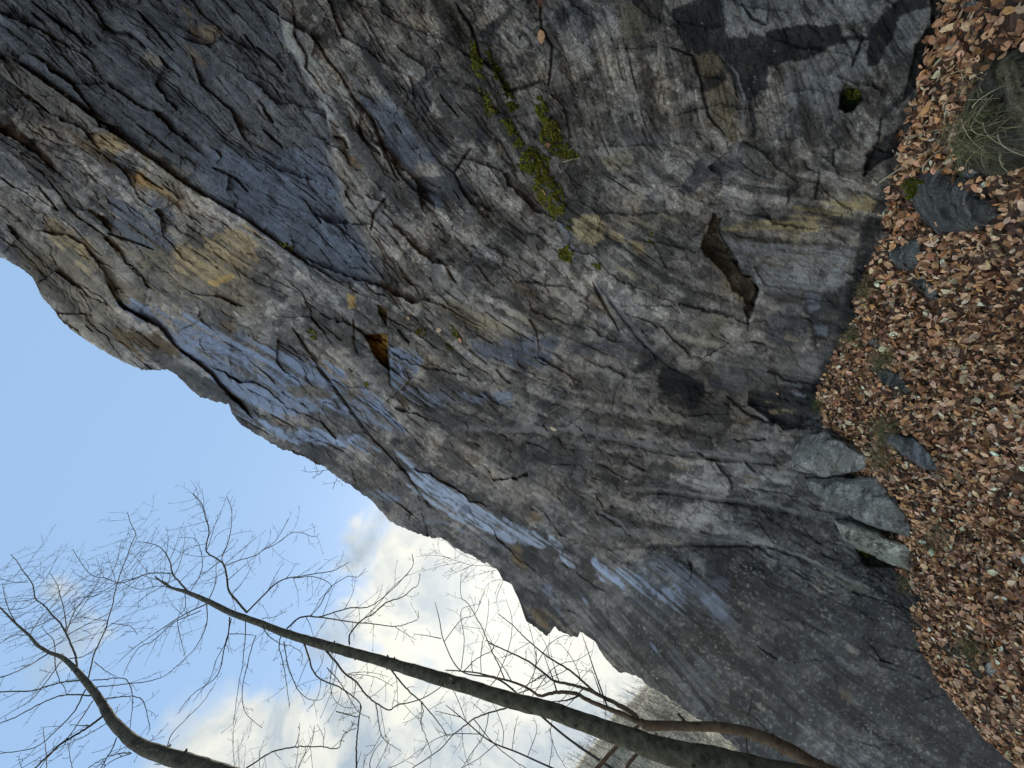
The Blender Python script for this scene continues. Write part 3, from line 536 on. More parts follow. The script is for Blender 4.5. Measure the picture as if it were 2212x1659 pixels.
 (T(3, 1, [(-300, 640), (0, 660), (200, 645), (400, 595), (520, 560), (420, 700), (340, 780), (200, 830), (0, 850), (-250, 860), (-350, 760)]), (0.165, 0.155, 0.14), .75, 6, 9, 5, .1),
 (T(3, 1, [(0, 380), (120, 350), (240, 420), (230, 560), (80, 620), (0, 560)]), (0.075, 0.082, 0.095), .7, 5, 9, 5, .3),
 (T(3, 1, [(230, 250), (330, 250), (340, 330), (270, 360)]), (0.21, 0.22, 0.235), .7, 4, 6, 2, .2),
 (T(3, 1, [(300, 420), (380, 450), (380, 520), (310, 510)]), (0.16, 0.175, 0.195), .7, 4, 7, 2, .3),
 (T(3, 1, [(100, 500), (200, 490), (200, 560), (110, 550)]), TAN, .8, 5, 6, 3, .1),
 (T(2, 1, [(350, 560), (850, 560), (930, 650), (750, 620), (450, 640)]), (0.08, 0.08, 0.088), .7, 6, 8, 5, .15),
 (T(2, 0, [(1070, 1250), (1230, 1030), (1260, 1080), (1480, 1020), (1500, 1100), (1300, 1130), (1150, 1260)]), (0.06, 0.062, 0.068), .75, 4, 8, 2, .2),
 (T(2, 0, [(200, 60), (500, 60), (560, 200), (400, 260), (220, 200)]), (0.075, 0.078, 0.086), .6, 12, 14, 4, .15),
 (T(3, 2, [(-150, 330), (400, 480), (700, 620), (1050, 850), (1300, 1250), (1659, 1600), (1600, 1850), (900, 1500), (400, 1250), (0, 950)]), (0.052, 0.056, 0.054), .2, 20, 25, 10, .15),
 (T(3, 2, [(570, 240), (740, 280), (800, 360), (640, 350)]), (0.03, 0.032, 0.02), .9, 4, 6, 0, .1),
 (T(3, 2, [(300, 330), (500, 440), (700, 520), (820, 600), (650, 560), (450, 460)]), (0.19, 0.185, 0.13), .6, 6, 10, 3, .1),
 (T(2, 2, [(1260, 320), (1360, 260), (1380, 440), (1240, 440)]), DRK, .7, 5, 8, 3, .2),
 (T(2, 2, [(80, 620), (250, 660), (420, 780), (400, 810), (300, 780), (150, 740), (90, 690)]), (0.21, 0.175, 0.125), .6, 8, 8, 4, .1),
 (T(2, 2, [(0, 220), (60, 240), (100, 370), (0, 330)]), (0.17, 0.12, 0.06), .8, 5, 7, 2, .1),
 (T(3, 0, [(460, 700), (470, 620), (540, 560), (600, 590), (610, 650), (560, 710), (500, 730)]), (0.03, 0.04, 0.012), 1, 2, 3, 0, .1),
]
for k in range(150):   # loose mottles: dark damp spots, lichen and ochre flecks
    cx, cy = rng.uniform(0, 2000), rng.uniform(0, 1600); rr = rng.uniform(3, 15); q = rng.rand()
    if cy > np.interp(cx, SX, SY): continue
    a0 = float(angle_at(np.array(cx), np.array(cy))); e = rng.uniform(1.2, 3)
    poly = [(cx + e * rr * math.cos(t) * math.cos(a0) - rr * math.sin(t) * math.sin(a0), cy + e * rr * math.cos(t) * math.sin(a0) + rr * math.sin(t) * math.cos(a0)) for t in np.linspace(0, 6.283, 9)[:-1]]
    c = DRK if q < .45 else ((0.27, 0.24, 0.18) if q < .8 else (0.2, 0.13, 0.06))
    REG.append((poly, c, rng.uniform(.25, .6), 3, rr * .9, 3, .15))
for k in range(420):   # tiny pale lichen dots and leaf scraps
    cx, cy = rng.uniform(850, 2050), rng.uniform(0, 1560); rr = rng.uniform(.9, 2.3) * (1 + .5 * (rng.rand() < .08))
    if cy > np.interp(cx, SX, SY) or (cy < 550 and rng.rand() < .6): continue
    poly = [(cx + rr * rng.uniform(.6, 1.4) * math.cos(t), cy + rr * rng.uniform(.5, 1.2) * math.sin(t)) for t in np.linspace(0, 6.283, 7)[:-1]]
    REG.append((poly, (0.40, 0.36, 0.25) if rng.rand() < .7 else (0.42, 0.42, 0.40), rng.uniform(.5, 1), .7, .6, 0, .1))
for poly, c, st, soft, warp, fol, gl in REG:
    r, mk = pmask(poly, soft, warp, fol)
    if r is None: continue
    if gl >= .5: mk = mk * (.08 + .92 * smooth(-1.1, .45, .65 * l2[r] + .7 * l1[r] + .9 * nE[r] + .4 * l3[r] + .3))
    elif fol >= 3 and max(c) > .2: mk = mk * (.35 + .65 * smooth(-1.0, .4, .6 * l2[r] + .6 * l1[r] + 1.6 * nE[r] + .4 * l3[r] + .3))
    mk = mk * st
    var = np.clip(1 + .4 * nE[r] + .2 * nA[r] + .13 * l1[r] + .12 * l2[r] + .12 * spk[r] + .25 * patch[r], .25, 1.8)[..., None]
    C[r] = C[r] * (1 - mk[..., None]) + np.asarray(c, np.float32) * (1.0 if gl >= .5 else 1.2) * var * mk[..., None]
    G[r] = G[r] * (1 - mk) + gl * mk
# pale mineral bands and edges, dark seeps, foot stain with painted contact shade: (line, colour, half width, offset to one side, strength)
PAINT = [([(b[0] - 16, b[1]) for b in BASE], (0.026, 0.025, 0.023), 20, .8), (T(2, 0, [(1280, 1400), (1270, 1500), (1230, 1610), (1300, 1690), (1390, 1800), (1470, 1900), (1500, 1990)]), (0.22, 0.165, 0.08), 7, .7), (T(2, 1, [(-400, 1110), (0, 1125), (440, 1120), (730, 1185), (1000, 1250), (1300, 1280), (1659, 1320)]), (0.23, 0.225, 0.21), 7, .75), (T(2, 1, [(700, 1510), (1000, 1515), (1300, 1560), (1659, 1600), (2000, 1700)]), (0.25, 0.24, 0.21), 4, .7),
 (T(2, 2, [(330, 130), (650, 130), (900, 130), (1200, 165), (1400, 185), (1659, 200)]), (0.22, 0.215, 0.20), 9, .6), (T(2, 1, [(540, 160), (640, 300), (740, 410), (870, 570), (940, 630)]), (0.25, 0.25, 0.25), 3.5, .8), (T(2, 1, [(640, 130), (720, 280), (840, 350), (900, 400)]), (0.24, 0.245, 0.25), 3, .6),
 (T(2, 0, [(300, 1440), (430, 1659)]), (0.26, 0.27, 0.29), 4, .8), (T(2, 0, [(0, 50), (90, 160), (190, 310), (230, 420)]), (0.24, 0.24, 0.24), 4, .6), (T(1, 0, [(860, 0), (950, 100), (1050, 280), (1150, 420), (1180, 470)]), (0.27, 0.27, 0.26), 5, .6),
 (T(1, 0, [(480, 340), (560, 440), (660, 540), (800, 620), (900, 700), (980, 760)]), (0.32, 0.32, 0.30), 6, .6), (T(2, 0, [(0, 740), (60, 860), (110, 930)]), (0.34, 0.33, 0.28), 3.5, .8), (T(1, 0, [(1490, 560), (1540, 660), (1600, 740)]), (0.36, 0.35, 0.28), 3, .8),
 (T(3, 2, [(0, 205), (200, 280), (500, 420), (700, 520)]), (0.25, 0.25, 0.23), 4, .7), (T(1, 1, [(1100, 60), (1160, 40), (1240, 80)]), (0.36, 0.35, 0.33), 4, .6), (T(2, 0, [(1340, 340), (1460, 480), (1500, 640), (1500, 860)]), (0.25, 0.25, 0.24), 2.5, .7),
 (T(2, 0, [(1310, 1080), (1400, 1200), (1390, 1330)]), (0.27, 0.285, 0.30), 2.5, .8), (T(2, 0, [(1440, 1080), (1470, 1230)]), (0.25, 0.27, 0.28), 2, .7), (T(2, 0, [(480, 985), (620, 1010), (720, 960), (820, 1010)]), (0.33, 0.31, 0.25), 3.5, .6),
 (T(2, 0, [(700, 930), (1000, 890), (1250, 870), (1400, 900)]), (0.24, 0.235, 0.22), 14, .45), (T(2, 1, [(900, 480), (1100, 430), (1400, 500)]), (0.26, 0.24, 0.19), 8, .4), (T(3, 1, [(0, 640), (200, 660), (400, 610), (520, 590)]), (0.21, 0.205, 0.19), 9, .5),
 (T(3, 1, [(220, 1100), (300, 1060), (350, 1040)]), (0.3, 0.29, 0.25), 4, .7), (T(0, 0, [(0, 330), (80, 400), (150, 440)]), (0.05, 0.05, 0.05), 3, .7), (T(1, 2, [(1050, 70), (1200, 60), (1500, 190), (1659, 250)]), (0.24, 0.27, 0.33), 4, .6),
 (T(2, 2, [(560, 0), (700, 60), (740, 130)]), (0.26, 0.26, 0.26), 4, .5), (T(3, 2, [(440, 940), (540, 1020), (640, 1040)]), (0.25, 0.25, 0.22), 7, .5), (T(3, 2, [(560, 980), (800, 1020), (1000, 1130)]), (0.17, 0.165, 0.15), 9, .5), (T(2, 1, [(430, 1180), (480, 1300), (420, 1420), (520, 1600)]), (0.22, 0.215, 0.20), 9, .5),
 (T(0, 1, [(600, 0), (680, 160), (780, 330), (860, 380)]), (0.035, 0.03, 0.022), 3, .7), (T(1, 0, [(1440, 60), (1420, 300), (1500, 420)]), (0.05, 0.052, 0.05), 5, .5), (T(1, 0, [(860, 800), (900, 900), (930, 960)]), (0.045, 0.04, 0.035), 6, .7)]
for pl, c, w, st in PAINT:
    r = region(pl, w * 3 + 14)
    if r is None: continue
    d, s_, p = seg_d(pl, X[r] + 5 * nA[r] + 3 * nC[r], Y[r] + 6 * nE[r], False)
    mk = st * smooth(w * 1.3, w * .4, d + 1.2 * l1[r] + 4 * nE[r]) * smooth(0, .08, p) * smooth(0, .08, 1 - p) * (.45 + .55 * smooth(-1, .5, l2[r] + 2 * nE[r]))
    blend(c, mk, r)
# recessed hollows
for poly, amp in ((REG[0][0], 0), (T(1, 1, [(700, 510), (850, 500), (865, 740), (780, 660), (740, 570)]), 34), (T(1, 1, [(790, 320), (850, 340), (850, 450), (800, 380)]), 16), (T(3, 0, [(460, 700), (470, 620), (500, 545), (590, 560), (620, 640), (560, 710), (500, 730)]), 26),
                  (T(2, 0, [(1290, 1390), (1350, 1400), (1340, 1500), (1420, 1640), (1500, 1780), (1560, 1790), (1590, 1900), (1540, 2080), (1490, 1940), (1400, 1810), (1290, 1670), (1220, 1620), (1270, 1500)]), 20),
                  (T(1, 1, [(920, 870), (960, 920), (1000, 1000), (950, 960)]), 12), (T(3, 2, [(570, 240), (740, 280), (800, 360), (640, 350)]), 16), (T(3, 0, [(870, 820), (700, 920), (640, 1000), (620, 1140), (700, 1060), (850, 990), (900, 900)]), 12),
                  (T(3, 0, [(1050, -150), (1350, -150), (1250, 0), (1100, 350), (1000, 530), (880, 650), (900, 560), (960, 300), (1060, 150)]), 14), (T(2, 0, [(1500, 60), (1659, 30), (1659, 160), (1520, 140)]), -6), (T(3, 1, [(-120, 880), (200, 850), (340, 830), (370, 1000), (300, 1100), (100, 1120), (-120, 960)]), 14),
                  (T(1, 1, [(1090, 60), (1150, 20), (1230, 60), (1250, 130), (1150, 110)]), -8)):
    if not amp: continue
    r, mk = pmask(poly, 2, 11 if amp == 20 else 3)
    if r is not None: H[r] += amp * mk * (1 + .35 * nE[r] + .12 * l2[r])
lum = np.clip(C.mean(-1, keepdims=True), .004, 1); C = (C * np.clip((lum / .135) ** .22, .5, 1.08)).astype(np.float32)      # stains and crusts on this slate differ strongly
blend((0.024, 0.022, 0.018), 0.6 * crackmask)
LZ = logz(X, Y) + H / F
P = dir_of(X, Y) * (np.exp(LZ) / F)[..., None]
# top of the cliff runs back from the lip
away = np.array([NW[0], NW[1], 0.0])
rows = []
for k, dd in enumerate((0.06, 0.2, 0.5, 1.2, 3, 8, 20)):
    e = P[:, -1, :]; sc = (np.exp(LZ[:, -1]) / 8.0)[:, None]
    rr = np.array([vnoise(gx / (20 + 10 * k), gx * 0 + k, 90 + k)]).T
    rows.append(e + away * dd * np.maximum(sc, .4) * (1 + .3 * rr) + np.array([0, 0, -0.12]) * dd * np.maximum(sc, .4))
PA = np.concatenate([P, np.stack(rows, 1)], 1); NYA = PA.shape[1]
CA = np.concatenate([C, np.repeat(C[:, -1:, :], len(rows), 1)], 1); GA = np.concatenate([G, np.repeat(G[:, -1:], len(rows), 1)], 1)
ii, jj = np.meshgrid(np.arange(NX - 1), np.arange(NYA - 1), indexing='ij'); b0 = (ii * NYA + jj).ravel()
quads = np.stack([b0, b0 + 1, b0 + NYA + 1, b0 + NYA], 1)
MAT_CLIFF = rock_material('slate_rock')
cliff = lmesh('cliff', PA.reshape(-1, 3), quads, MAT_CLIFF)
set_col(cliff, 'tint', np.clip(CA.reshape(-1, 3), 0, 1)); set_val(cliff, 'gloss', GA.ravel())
tag(cliff, kind='structure')
def cliff_pt(x, y, lift=0.0):
    """point on the finished rock face at a picture position (grid lookup)"""
    x = np.asarray(x, float); y = np.asarray(y, float)
    i = np.clip(np.round((x - X0) / (X1 - X0) * (NX - 1)).astype(int), 0, NX - 1)
    j = np.clip(np.round((y - Y0) / (ys[i] - Y0) * (NY - 1)).astype(int), 0, NY - 1)
    p = P[i, j]; return p * (1 - lift)
def cliff_n(x, y, e=7):
    a = cliff_pt(np.asarray(x) + e, y) - cliff_pt(np.asarray(x) - e, y); b = cliff_pt(x, np.asarray(y) + e) - cliff_pt(x, np.asarray(y) - e)
    n = np.cross(a, b); n /= np.linalg.norm(n, axis=-1, keepdims=True) + 1e-9
    d = dir_of(x, y); n = np.where((n * d).sum(-1, keepdims=True) > 0, -n, n); return n

# ------------------------------------------------------------------ ground
bp = [unproj(np.array(b[0]), np.array(b[1]), b[2]) for b in BASE]
gpts = [(p[0], p[1], p[2]) for p in bp]
gpts += [tuple(unproj(np.array(float(x)), np.array(float(y)), z)) for (x, y, z) in [(2212, 0, 1.5), (2212, 400, 2.0), (2212, 829, 2.6), (2212, 1250, 3.1), (2212, 1500, 3.7), (2050, 700, 3.3), (2050, 300, 2.4), (2050, 1100, 4.0)]]
gpts += [(0, 0, -1.55), (0, 2, -1.6), (-3, 2, -2.5), (-7, 4, -4.4), (3, 0, -1.1), (0, -6, -2.6), (-14, 0, -9), (-12, 12, -7.5), (-10, 20, -9.5), (-25, 20, -16), (4, 6, -.2), (0, 9, -.6), (-5, 11, -2.8), (-25, -10, -16), (8, -6, -1), (-6, -14, -5), (10, 10, 0), (-26, 34, -17), (0, 25, -3), (-60, 40, -20), (-60, 0, -20), (-40, 70, -20), (20, 30, 0)]
GH = TPS([(p[0], p[1]) for p in gpts], [p[2] for p in gpts], reg=2e-4)
def ground_z(x, y):
    x = np.asarray(x, float); y = np.asarray(y, float)
    h = GH(np.clip(x, -60, 25), np.clip(y, -30, 70))
    near = np.exp(-((x / 12) ** 2 + ((y - 4) / 12) ** 2))
    return h + (0.07 * fbm(x, y, 1.3, 3, 61) + .035 * fbm(x, y, .35, 3, 64)) * (0.35 + near) + (1 - near) * .4 * fbm(x, y, 6, 3, 66)
def axis(lo, a, b, hi, n1, n2):
    g1 = a - (a - lo) * np.linspace(1, 0, n1) ** 2.2; g3 = b + (hi - b) * np.linspace(0, 1, n1) ** 2.2
    return np.unique(np.concatenate([g1, np.linspace(a, b, n2), g3]))
ax_ = axis(-420, -9, 4.5, 60, 50, 260); ay_ = axis(-60, -1, 13, 320, 50, 260)
AX, AY = np.meshgrid(ax_, ay_, indexing='ij'); AZ = ground_z(AX, AY)
ia, ja = np.meshgrid(np.arange(len(ax_) - 1), np.arange(len(ay_) - 1), indexing='ij'); g0 = (ia * len(ay_) + ja).ravel(); NG = len(ay_)
m, nt, b = newmat('leaf_mould'); n = nt.nodes; L = nt.links
tc = n.new('ShaderNodeTexCoord'); t = n.new('ShaderNodeTexVoronoi'); t.inputs['Scale'].default_value = 22; L.new(tc.outputs['Object'], t.inputs['Vector'])
r_ = n.new('ShaderNodeValToRGB'); sx = n.new('ShaderNodeSeparateColor'); L.new(t.outputs['Color'], sx.inputs[0]); L.new(sx.outputs[0], r_.inputs[0]); L.new(r_.outputs[0], b.inputs['Base Color'])
r_.color_ramp.elements[0].color = (0.035, 0.02, 0.012, 1); r_.color_ramp.elements[1].color = (0.16, 0.09, 0.05, 1)
bm = n.new('ShaderNodeBump'); bm.inputs['Distance'].default_value = .02; L.new(t.outputs['Distance'], bm.inputs['Height']); L.new(bm.outputs[0], b.inputs['Normal']); b.inputs['Roughness'].default_value = .9
MAT_SOIL = m
ground = lmesh('ground', np.stack([AX, AY, AZ], -1).reshape(-1, 3), np.stack([g0, g0 + NG, g0 + NG + 1, g0 + 1], 1), MAT_SOIL)
tag(ground, kind='structure')
def ground_hit(x, y):
    d = dir_of(x, y); d = d / np.linalg.norm(d, axis=-1, keepdims=True)
    x = np.asarray(x, float); t0 = np.full(x.shape, .5); t1 = np.full(x.shape, np.nan); prev = np.full(x.shape, .5)
    for t in np.arange(.6, 16, .12):
        p = d * t; below = (p[..., 2] < ground_z(p[..., 0], p[..., 1])) & np.isnan(t1)
        t1 = np.where(below, t, t1); prev = np.where(np.isnan(t1), t, prev)
    t1 = np.where(np.isnan(t1), 16, t1)
    for k in range(8):
        mth = (prev + t1) / 2; p = d * mth[..., None]; bl = p[..., 2] < ground_z(p[..., 0], p[..., 1]); t1 = np.where(bl, mth, t1); prev = np.where(bl, prev, mth)
    return d * t1[..., None]
# ------------------------------------------------------------------ leaf litter
LEAF = attr_material('dry_leaves', rough=.55, var=.22, scale=60, spec=.35)
def leaf_cloud(pos, nrm, size, seed, tilt=.75):
    """one curled beech-like leaf per position; returns verts, quads, colours"""
    rg = np.random.RandomState(seed); n = len(pos)
    # leaf template: midrib column and two edges, 5 stations, 15 verts
    st = np.array([0, .22, .5, .78, 1.0]); wd = np.array([.03, .36, .46, .3, .02])
    tv = []
    for s, w in zip(st, wd):
        for q in (-1, 0, 1): tv.append((s - .5, q * w * .62, q))
    tv = np.array(tv)
    fold = rg.uniform(-.15, .45, n); curl = rg.uniform(-.5, .8, n); twist = rg.uniform(-.5, .5, n)
    u = np.repeat(tv[None, :, 0], n, 0); v = np.repeat(tv[None, :, 1], n, 0) * rg.uniform(.8, 1.25, n)[:, None]
    wz = np.abs(v) * fold[:, None] * 1.2 + curl[:, None] * (u ** 2 - .1) * .9 + twist[:, None] * u * v * 1.6 + rg.uniform(-.035, .035, (n, 15))
    u = u + rg.uniform(-.02, .02, (n, 15)); v = v + rg.uniform(-.03, .03, (n, 15)) * (np.abs(tv[None, :, 2]))
    loc = np.stack([u, v, wz], -1) * size[:, None, None]
    # frame
    nn = nrm + rg.normal(0, tilt, (n, 3)); nn /= np.linalg.norm(nn, axis=1, keepdims=True)
    ra = rg.normal(0, 1, (n, 3)); t = np.cross(nn, ra); t /= np.linalg.norm(t, axis=1, keepdims=True); bb = np.cross(nn, t)
    W_ = pos[:, None] + loc[..., 0:1] * t[:, None] + loc[..., 1:2] * bb[:, None] + loc[..., 2:3] * nn[:, None]
    q = []
    for k in range(4):
        a = k * 3; q += [(a, a + 3, a + 4, a + 1), (a + 1, a + 4, a + 5, a + 2)]
    Q = (np.array(q)[None] + (np.arange(n) * 15)[:, None, None]).reshape(-1, 4)
    pal = np.array([(0.58, 0.365, 0.225), (0.46, 0.26, 0.145), (0.68, 0.475, 0.32), (0.25, 0.125, 0.065), (0.76, 0.60, 0.44), (0.085, 0.044, 0.026), (0.50, 0.27, 0.115), (0.34, 0.235, 0.175), (0.80, 0.68, 0.52)])
    ci = rg.choice(len(pal), n, p=[.18, .19, .09, .20, .035, .18, .07, .052, .003]); c = np.clip(pal[ci] * np.array([1.3, 1.2, 1.06]) * rg.uniform(.7, 1.3, (n, 1)), 0, .86) * rg.uniform(.93, 1.07, (n, 3))
    c = np.repeat(c[:, None], 15, 1); c = c * (1 - .12 * (tv[None, :, 2:3] == 0)) * rg.uniform(.85, 1.15, (n, 15, 1))
    return W_.reshape(-1, 3), Q, c.reshape(-1, 3)
def ground_normal(p, e=.08):
    dx = (ground_z(p[:, 0] + e, p[:, 1]) - ground_z(p[:, 0] - e, p[:, 1])) / (2 * e); dy = (ground_z(p[:, 0], p[:, 1] + e) - ground_z(p[:, 0], p[:, 1] - e)) / (2 * e)
    n = np.stack([-dx, -dy, np.ones(len(p))], 1); return n / np.linalg.norm(n, axis=1, keepdims=True)
def litter():
    rg = np.random.RandomState(5)
    N1 = 185000
    x = rg.uniform(-8.5, 4.0, N1); y = rg.uniform(1.0, 12.5, N1)
    z = ground_z(x, y); p = np.stack([x, y, z], 1)
    # keep what can be seen from about here: in front of the rock, roughly inside the picture
    cx = p @ Rv; cy = p @ Uv; cz = p @ Fv; ok = cz > .3
    px = 1106 - cy / np.maximum(cz, .1) * F; py = 829.5 - cx / np.maximum(cz, .1) * F
    bx = np.interp(py, [b[1] for b in BASE], [b[0] for b in BASE])
    keep = ok & (px > bx - 14) & (px < 2520) & (py > -330) & (py < 2050)
    for ol in STONE_OUT:
        keep &= ~(pinside(ol, px + 2 * rg.normal(0, 1, len(px)), py) & (rg.rand(len(px)) > .09))
    p = p[keep]; dist = cz[keep]
    nr = ground_normal(p); lift = rg.uniform(.0, .05, len(p)) ** 1.0
    p = p + nr * lift[:, None]
    size = rg.gamma(8, .0069, len(p)).clip(.02, .11) * np.clip(cz[keep] / 3.3, .72, 1.05)
    # windrow of bigger, deeper leaves against the rock
    V_, Q_, c_ = leaf_cloud(p, nr, size, 6)
    print('leaves', len(p))
    o = lmesh('leaf_litter', V_, Q_, LEAF); set_col(o, 'tint', c_)
    tag(o, kind='stuff', label='brown fallen leaves covering the slope below the cliff', cat='leaves')

# ------------------------------------------------------------------ stones
MAT_STONE = rock_material('loose_slate', scale=.55, bump=1.3)
STONE_OUT = []
def stone(name, label, outline, front, thick, col, near=0.0, crust=None, seed=0, zc=None, pin=None, group=None, top=.0):
    """outline: picture outline of the stone; it is a slab of real thickness standing at its own distance"""
    cx = sum(p[0] for p in outline) / len(outline); cy = sum(p[1] for p in outline) / len(outline)
    STONE_OUT.append(outline)
    rg = np.random.RandomState(seed + 100); bm = bmesh.new()
    def surf(x, y):
        x = np.array([float(x)]); y = np.array([float(y)]); g = ground_hit(x, y)[0]
        if y[0] < 1659: 
            c = cliff_pt(x, y)[0]
            if c @ Fv < g @ Fv: g = c
        return g
    bodies = []
    for (x, y) in outline:
        q = surf(x, y); d = q / np.linalg.norm(q)
        bodies.append(q - d * front * .15); ix, iy = cx + (x - cx) * .85, cy + (y - cy) * .85
        b2 = surf(ix, iy); bodies.append(b2 + d * thick * rg.uniform(.5, .9))
        f = rg.uniform(.66, .86); b3 = surf(cx + (x - cx) * f, cy + (y - cy) * f); bodies.append(b3 - d * front * rg.uniform(.55, .85))
    ow = max(p[0] for p in outline) - min(p[0] for p in outline); oh = max(p[1] for p in outline) - min(p[1] for p in outline)
    for k in range(5):
        q = surf(cx + rg.uniform(-.24, .24) * ow, cy + rg.uniform(-.24, .24) * oh); bodies.append(q - q / np.linalg.norm(q) * front * rg.uniform(.7, 1.02))
    for (fx, fy, ff) in (pin or [(0, 0, 1.0)]):
        q = surf(cx + fx, cy + fy); bodies.append(q - q / np.linalg.norm(q) * front * ff)
    for q in bodies: bm.verts.new(q)
    r = bmesh.ops.convex_hull(bm, input=bm.verts)
    bmesh.ops.delete(bm, geom=[v for v in bm.verts if not v.link_faces], context='VERTS')
    bmesh.ops.bevel(bm, geom=list(bm.edges), offset=.005, segments=1, affect='EDGES', clamp_overlap=True)
    bmesh.ops.triangulate(bm, faces=bm.faces)
    for k in range(6):
        ed = [e for e in bm.edges if e.calc_length() > .022]
        if not ed or len(bm.verts) > 22000: break
        bmesh.ops.subdivide_edges(bm, edges=ed, cuts=1); bmesh.ops.triangulate(bm, faces=[f for f in bm.faces if len(f.verts) > 3])
    bm.normal_update()
    co = np.array([v.co[:] for v in bm.verts]); nn = np.array([v.normal[:] for v in bm.verts])
    fol = co[:, 0] * .35 + co[:, 2] * 1.0 + co[:, 1] * .2
    dis = .006 * fbm(co[:, 0] + co[:, 2] * .7, co[:, 1] + co[:, 2] * .9, .22, 3, seed) + .012 * fbm(co[:, 0] + co[:, 1], co[:, 2] * 1.4, .07, 4, seed + 5, .62) + 0.020 * np.floor(2.2 * vnoise(fol * 12, co[:, 0] * 2, seed + 9)) * .5
    co = co + nn * (dis * min(1, front / .12))[:, None]
    fc = [tuple(v.index for v in f.verts) for f in bm.faces]; bm.verts.index_update(); fc = np.array([[v.index for v in f.verts] for f in bm.faces]); bm.free()
    o = lmesh(name, co, fc, MAT_STONE)
    t = np.asarray(col)[None] * 1.75 * (.68 + .64 * smooth(-.04, .04, fbm(co[:, 0] + co[:, 1], co[:, 2] + .4 * co[:, 1], .10, 5, seed + 66, .65))[:, None]) * (1 + .35 * vnoise(co[:, 0] * 60 + co[:, 1] * 40, co[:, 2] * 75, seed + 55)[:, None] + .9 * fbm(co[:, 0] * 1.3 + co[:, 1], co[:, 2] + co[:, 1], .12, 4, seed + 20)[:, None])
    if crust is not None:
        mk = smooth(.05, .5, fbm(co[:, 0] + 3, co[:, 2] - co[:, 1], .16, 4, seed + 33) + .15)[:, None]; t = t * (1 - mk * .75) + np.asarray(crust)[None] * mk * .75
    set_col(o, 'tint', np.clip(t, .01, 1)); set_val(o, 'gloss', np.full(len(co), .1))
    # origin at the stone's base
    base = Vector(co[co[:, 2].argmin()].tolist()); o.data.transform(Matrix.Translation(-base)); o.location = base
    tag(o, label, 'rock', group); return o
GR = (0.14, 0.132, 0.115); DG = (0.09, 0.088, 0.075); LG = (0.24, 0.23, 0.20)
stone('boulder', 'large dark mossy boulder under the biggest tangle of dry grass', T(3, 0, [(1420, 480), (1480, 380), (1560, 320), (1700, 280), (1800, 300), (1800, 1000), (1659, 1080), (1500, 1110), (1380, 1160), (1260, 1130), (1240, 1000), (1300, 800), (1300, 640)]), .26, .5, (0.085, 0.075, 0.045), crust=(0.16, 0.15, 0.12), seed=1, zc=2.15)
stone('boulder', 'grey wedge shaped boulder with one green mossy corner, half buried in leaves', T(3, 0, [(860, 1190), (900, 1150), (1100, 1090), (1280, 1160), (1420, 1290), (1520, 1400), (1400, 1470), (1240, 1500), (1100, 1520), (980, 1380), (880, 1280)]), .22, .4, (0.115, 0.112, 0.10), crust=(0.20, 0.195, 0.175), seed=2, zc=2.95, pin=[(10, 10, 1.0), (-20, -20, .8)])
stone('rock', 'small flat grey rock in the leaves left of the wedge boulder', T(3, 0, [(780, 1630), (860, 1570), (1000, 1540), (1010, 1610), (1000, 1750), (900, 1750), (780, 1690)]), .12, .2, (0.14, 0.14, 0.125), seed=3, zc=3.45)
stone('rock', 'narrow slate poking out of the leaves with thin dry grass behind it', T(3, 1, [(900, 170), (1000, 130), (1050, 160), (1110, 230), (1110, 300), (1040, 270), (980, 210)]), .12, .2, DG, seed=4, zc=3.0)
stone('slate_slab', 'tilted dark slate slab beside a tuft of dry grass near the middle of the leaves', T(3, 1, [(670, 720), (700, 700), (860, 760), (900, 790), (955, 890), (890, 900), (800, 850), (720, 790)]), .12, .16, (0.085, 0.083, 0.072), crust=(0.15, 0.14, 0.10), seed=5, zc=3.9)
stone('slate_slab', 'pointed dark slate slab lying across the leaf slope below the big block', T(3, 1, [(700, 1140), (760, 1130), (940, 1160), (1010, 1210), (1060, 1290), (1130, 1410), (1060, 1400), (940, 1330), (800, 1220)]), .14, .2, (0.11, 0.11, 0.108), seed=6, zc=3.8, pin=[(20, 10, 1.0)])
stone('stone_block', 'big grey angular block with a dark gap under it, standing against the cliff foot', T(3, 1, [(150, 1290), (180, 1230), (260, 1150), (390, 1120), (440, 1130), (480, 1180), (640, 1290), (655, 1380), (560, 1410), (360, 1425), (250, 1400), (140, 1380)]), .36, .5, (0.21, 0.20, 0.175), crust=(0.36, 0.35, 0.29), seed=7, zc=5.0, pin=[(-15, 5, 1.0), (20, 0, .7)])
stone('stone_block', 'long grey slab wedged between the big block and the pale block', T(3, 1, [(220, 1440), (400, 1450), (560, 1480), (700, 1430), (735, 1500), (830, 1580), (920, 1720), (925, 1830), (800, 1800), (640, 1720), (520, 1690), (380, 1620), (290, 1540)]), .3, .5, (0.17, 0.165, 0.145), crust=(0.30, 0.29, 0.24), seed=8, zc=4.9, pin=[(0, 0, 1.0), (30, 20, .8), (-40, -15, .9)])
stone('stone_block', 'pale lichen crusted block, lowest of the three blocks at the cliff foot', T(3, 2, [(410, 40), (500, 50), (640, 90), (740, 140), (820, 190), (900, 210), (930, 330), (930, 385), (800, 340), (640, 270), (480, 170)]), .32, .5, (0.24, 0.23, 0.18), crust=(0.42, 0.41, 0.31), seed=9, zc=4.75, pin=[(0, 0, 1.0), (-25, -12, .9)])
stone('rock', 'small pale stone at the cliff foot in the far right leaves', T(3, 0, [(1250, 60), (1280, 0), (1340, -10), (1380, 20), (1340, 60), (1290, 90)]), .04, .1, LG, seed=10, zc=2.0)
stone('rock', 'small dark stone beside the slate slab, ringed by grass', T(3, 1, [(740, 320), (800, 300), (830, 340), (780, 370)]), .03, .12, DG, seed=11, zc=3.9)
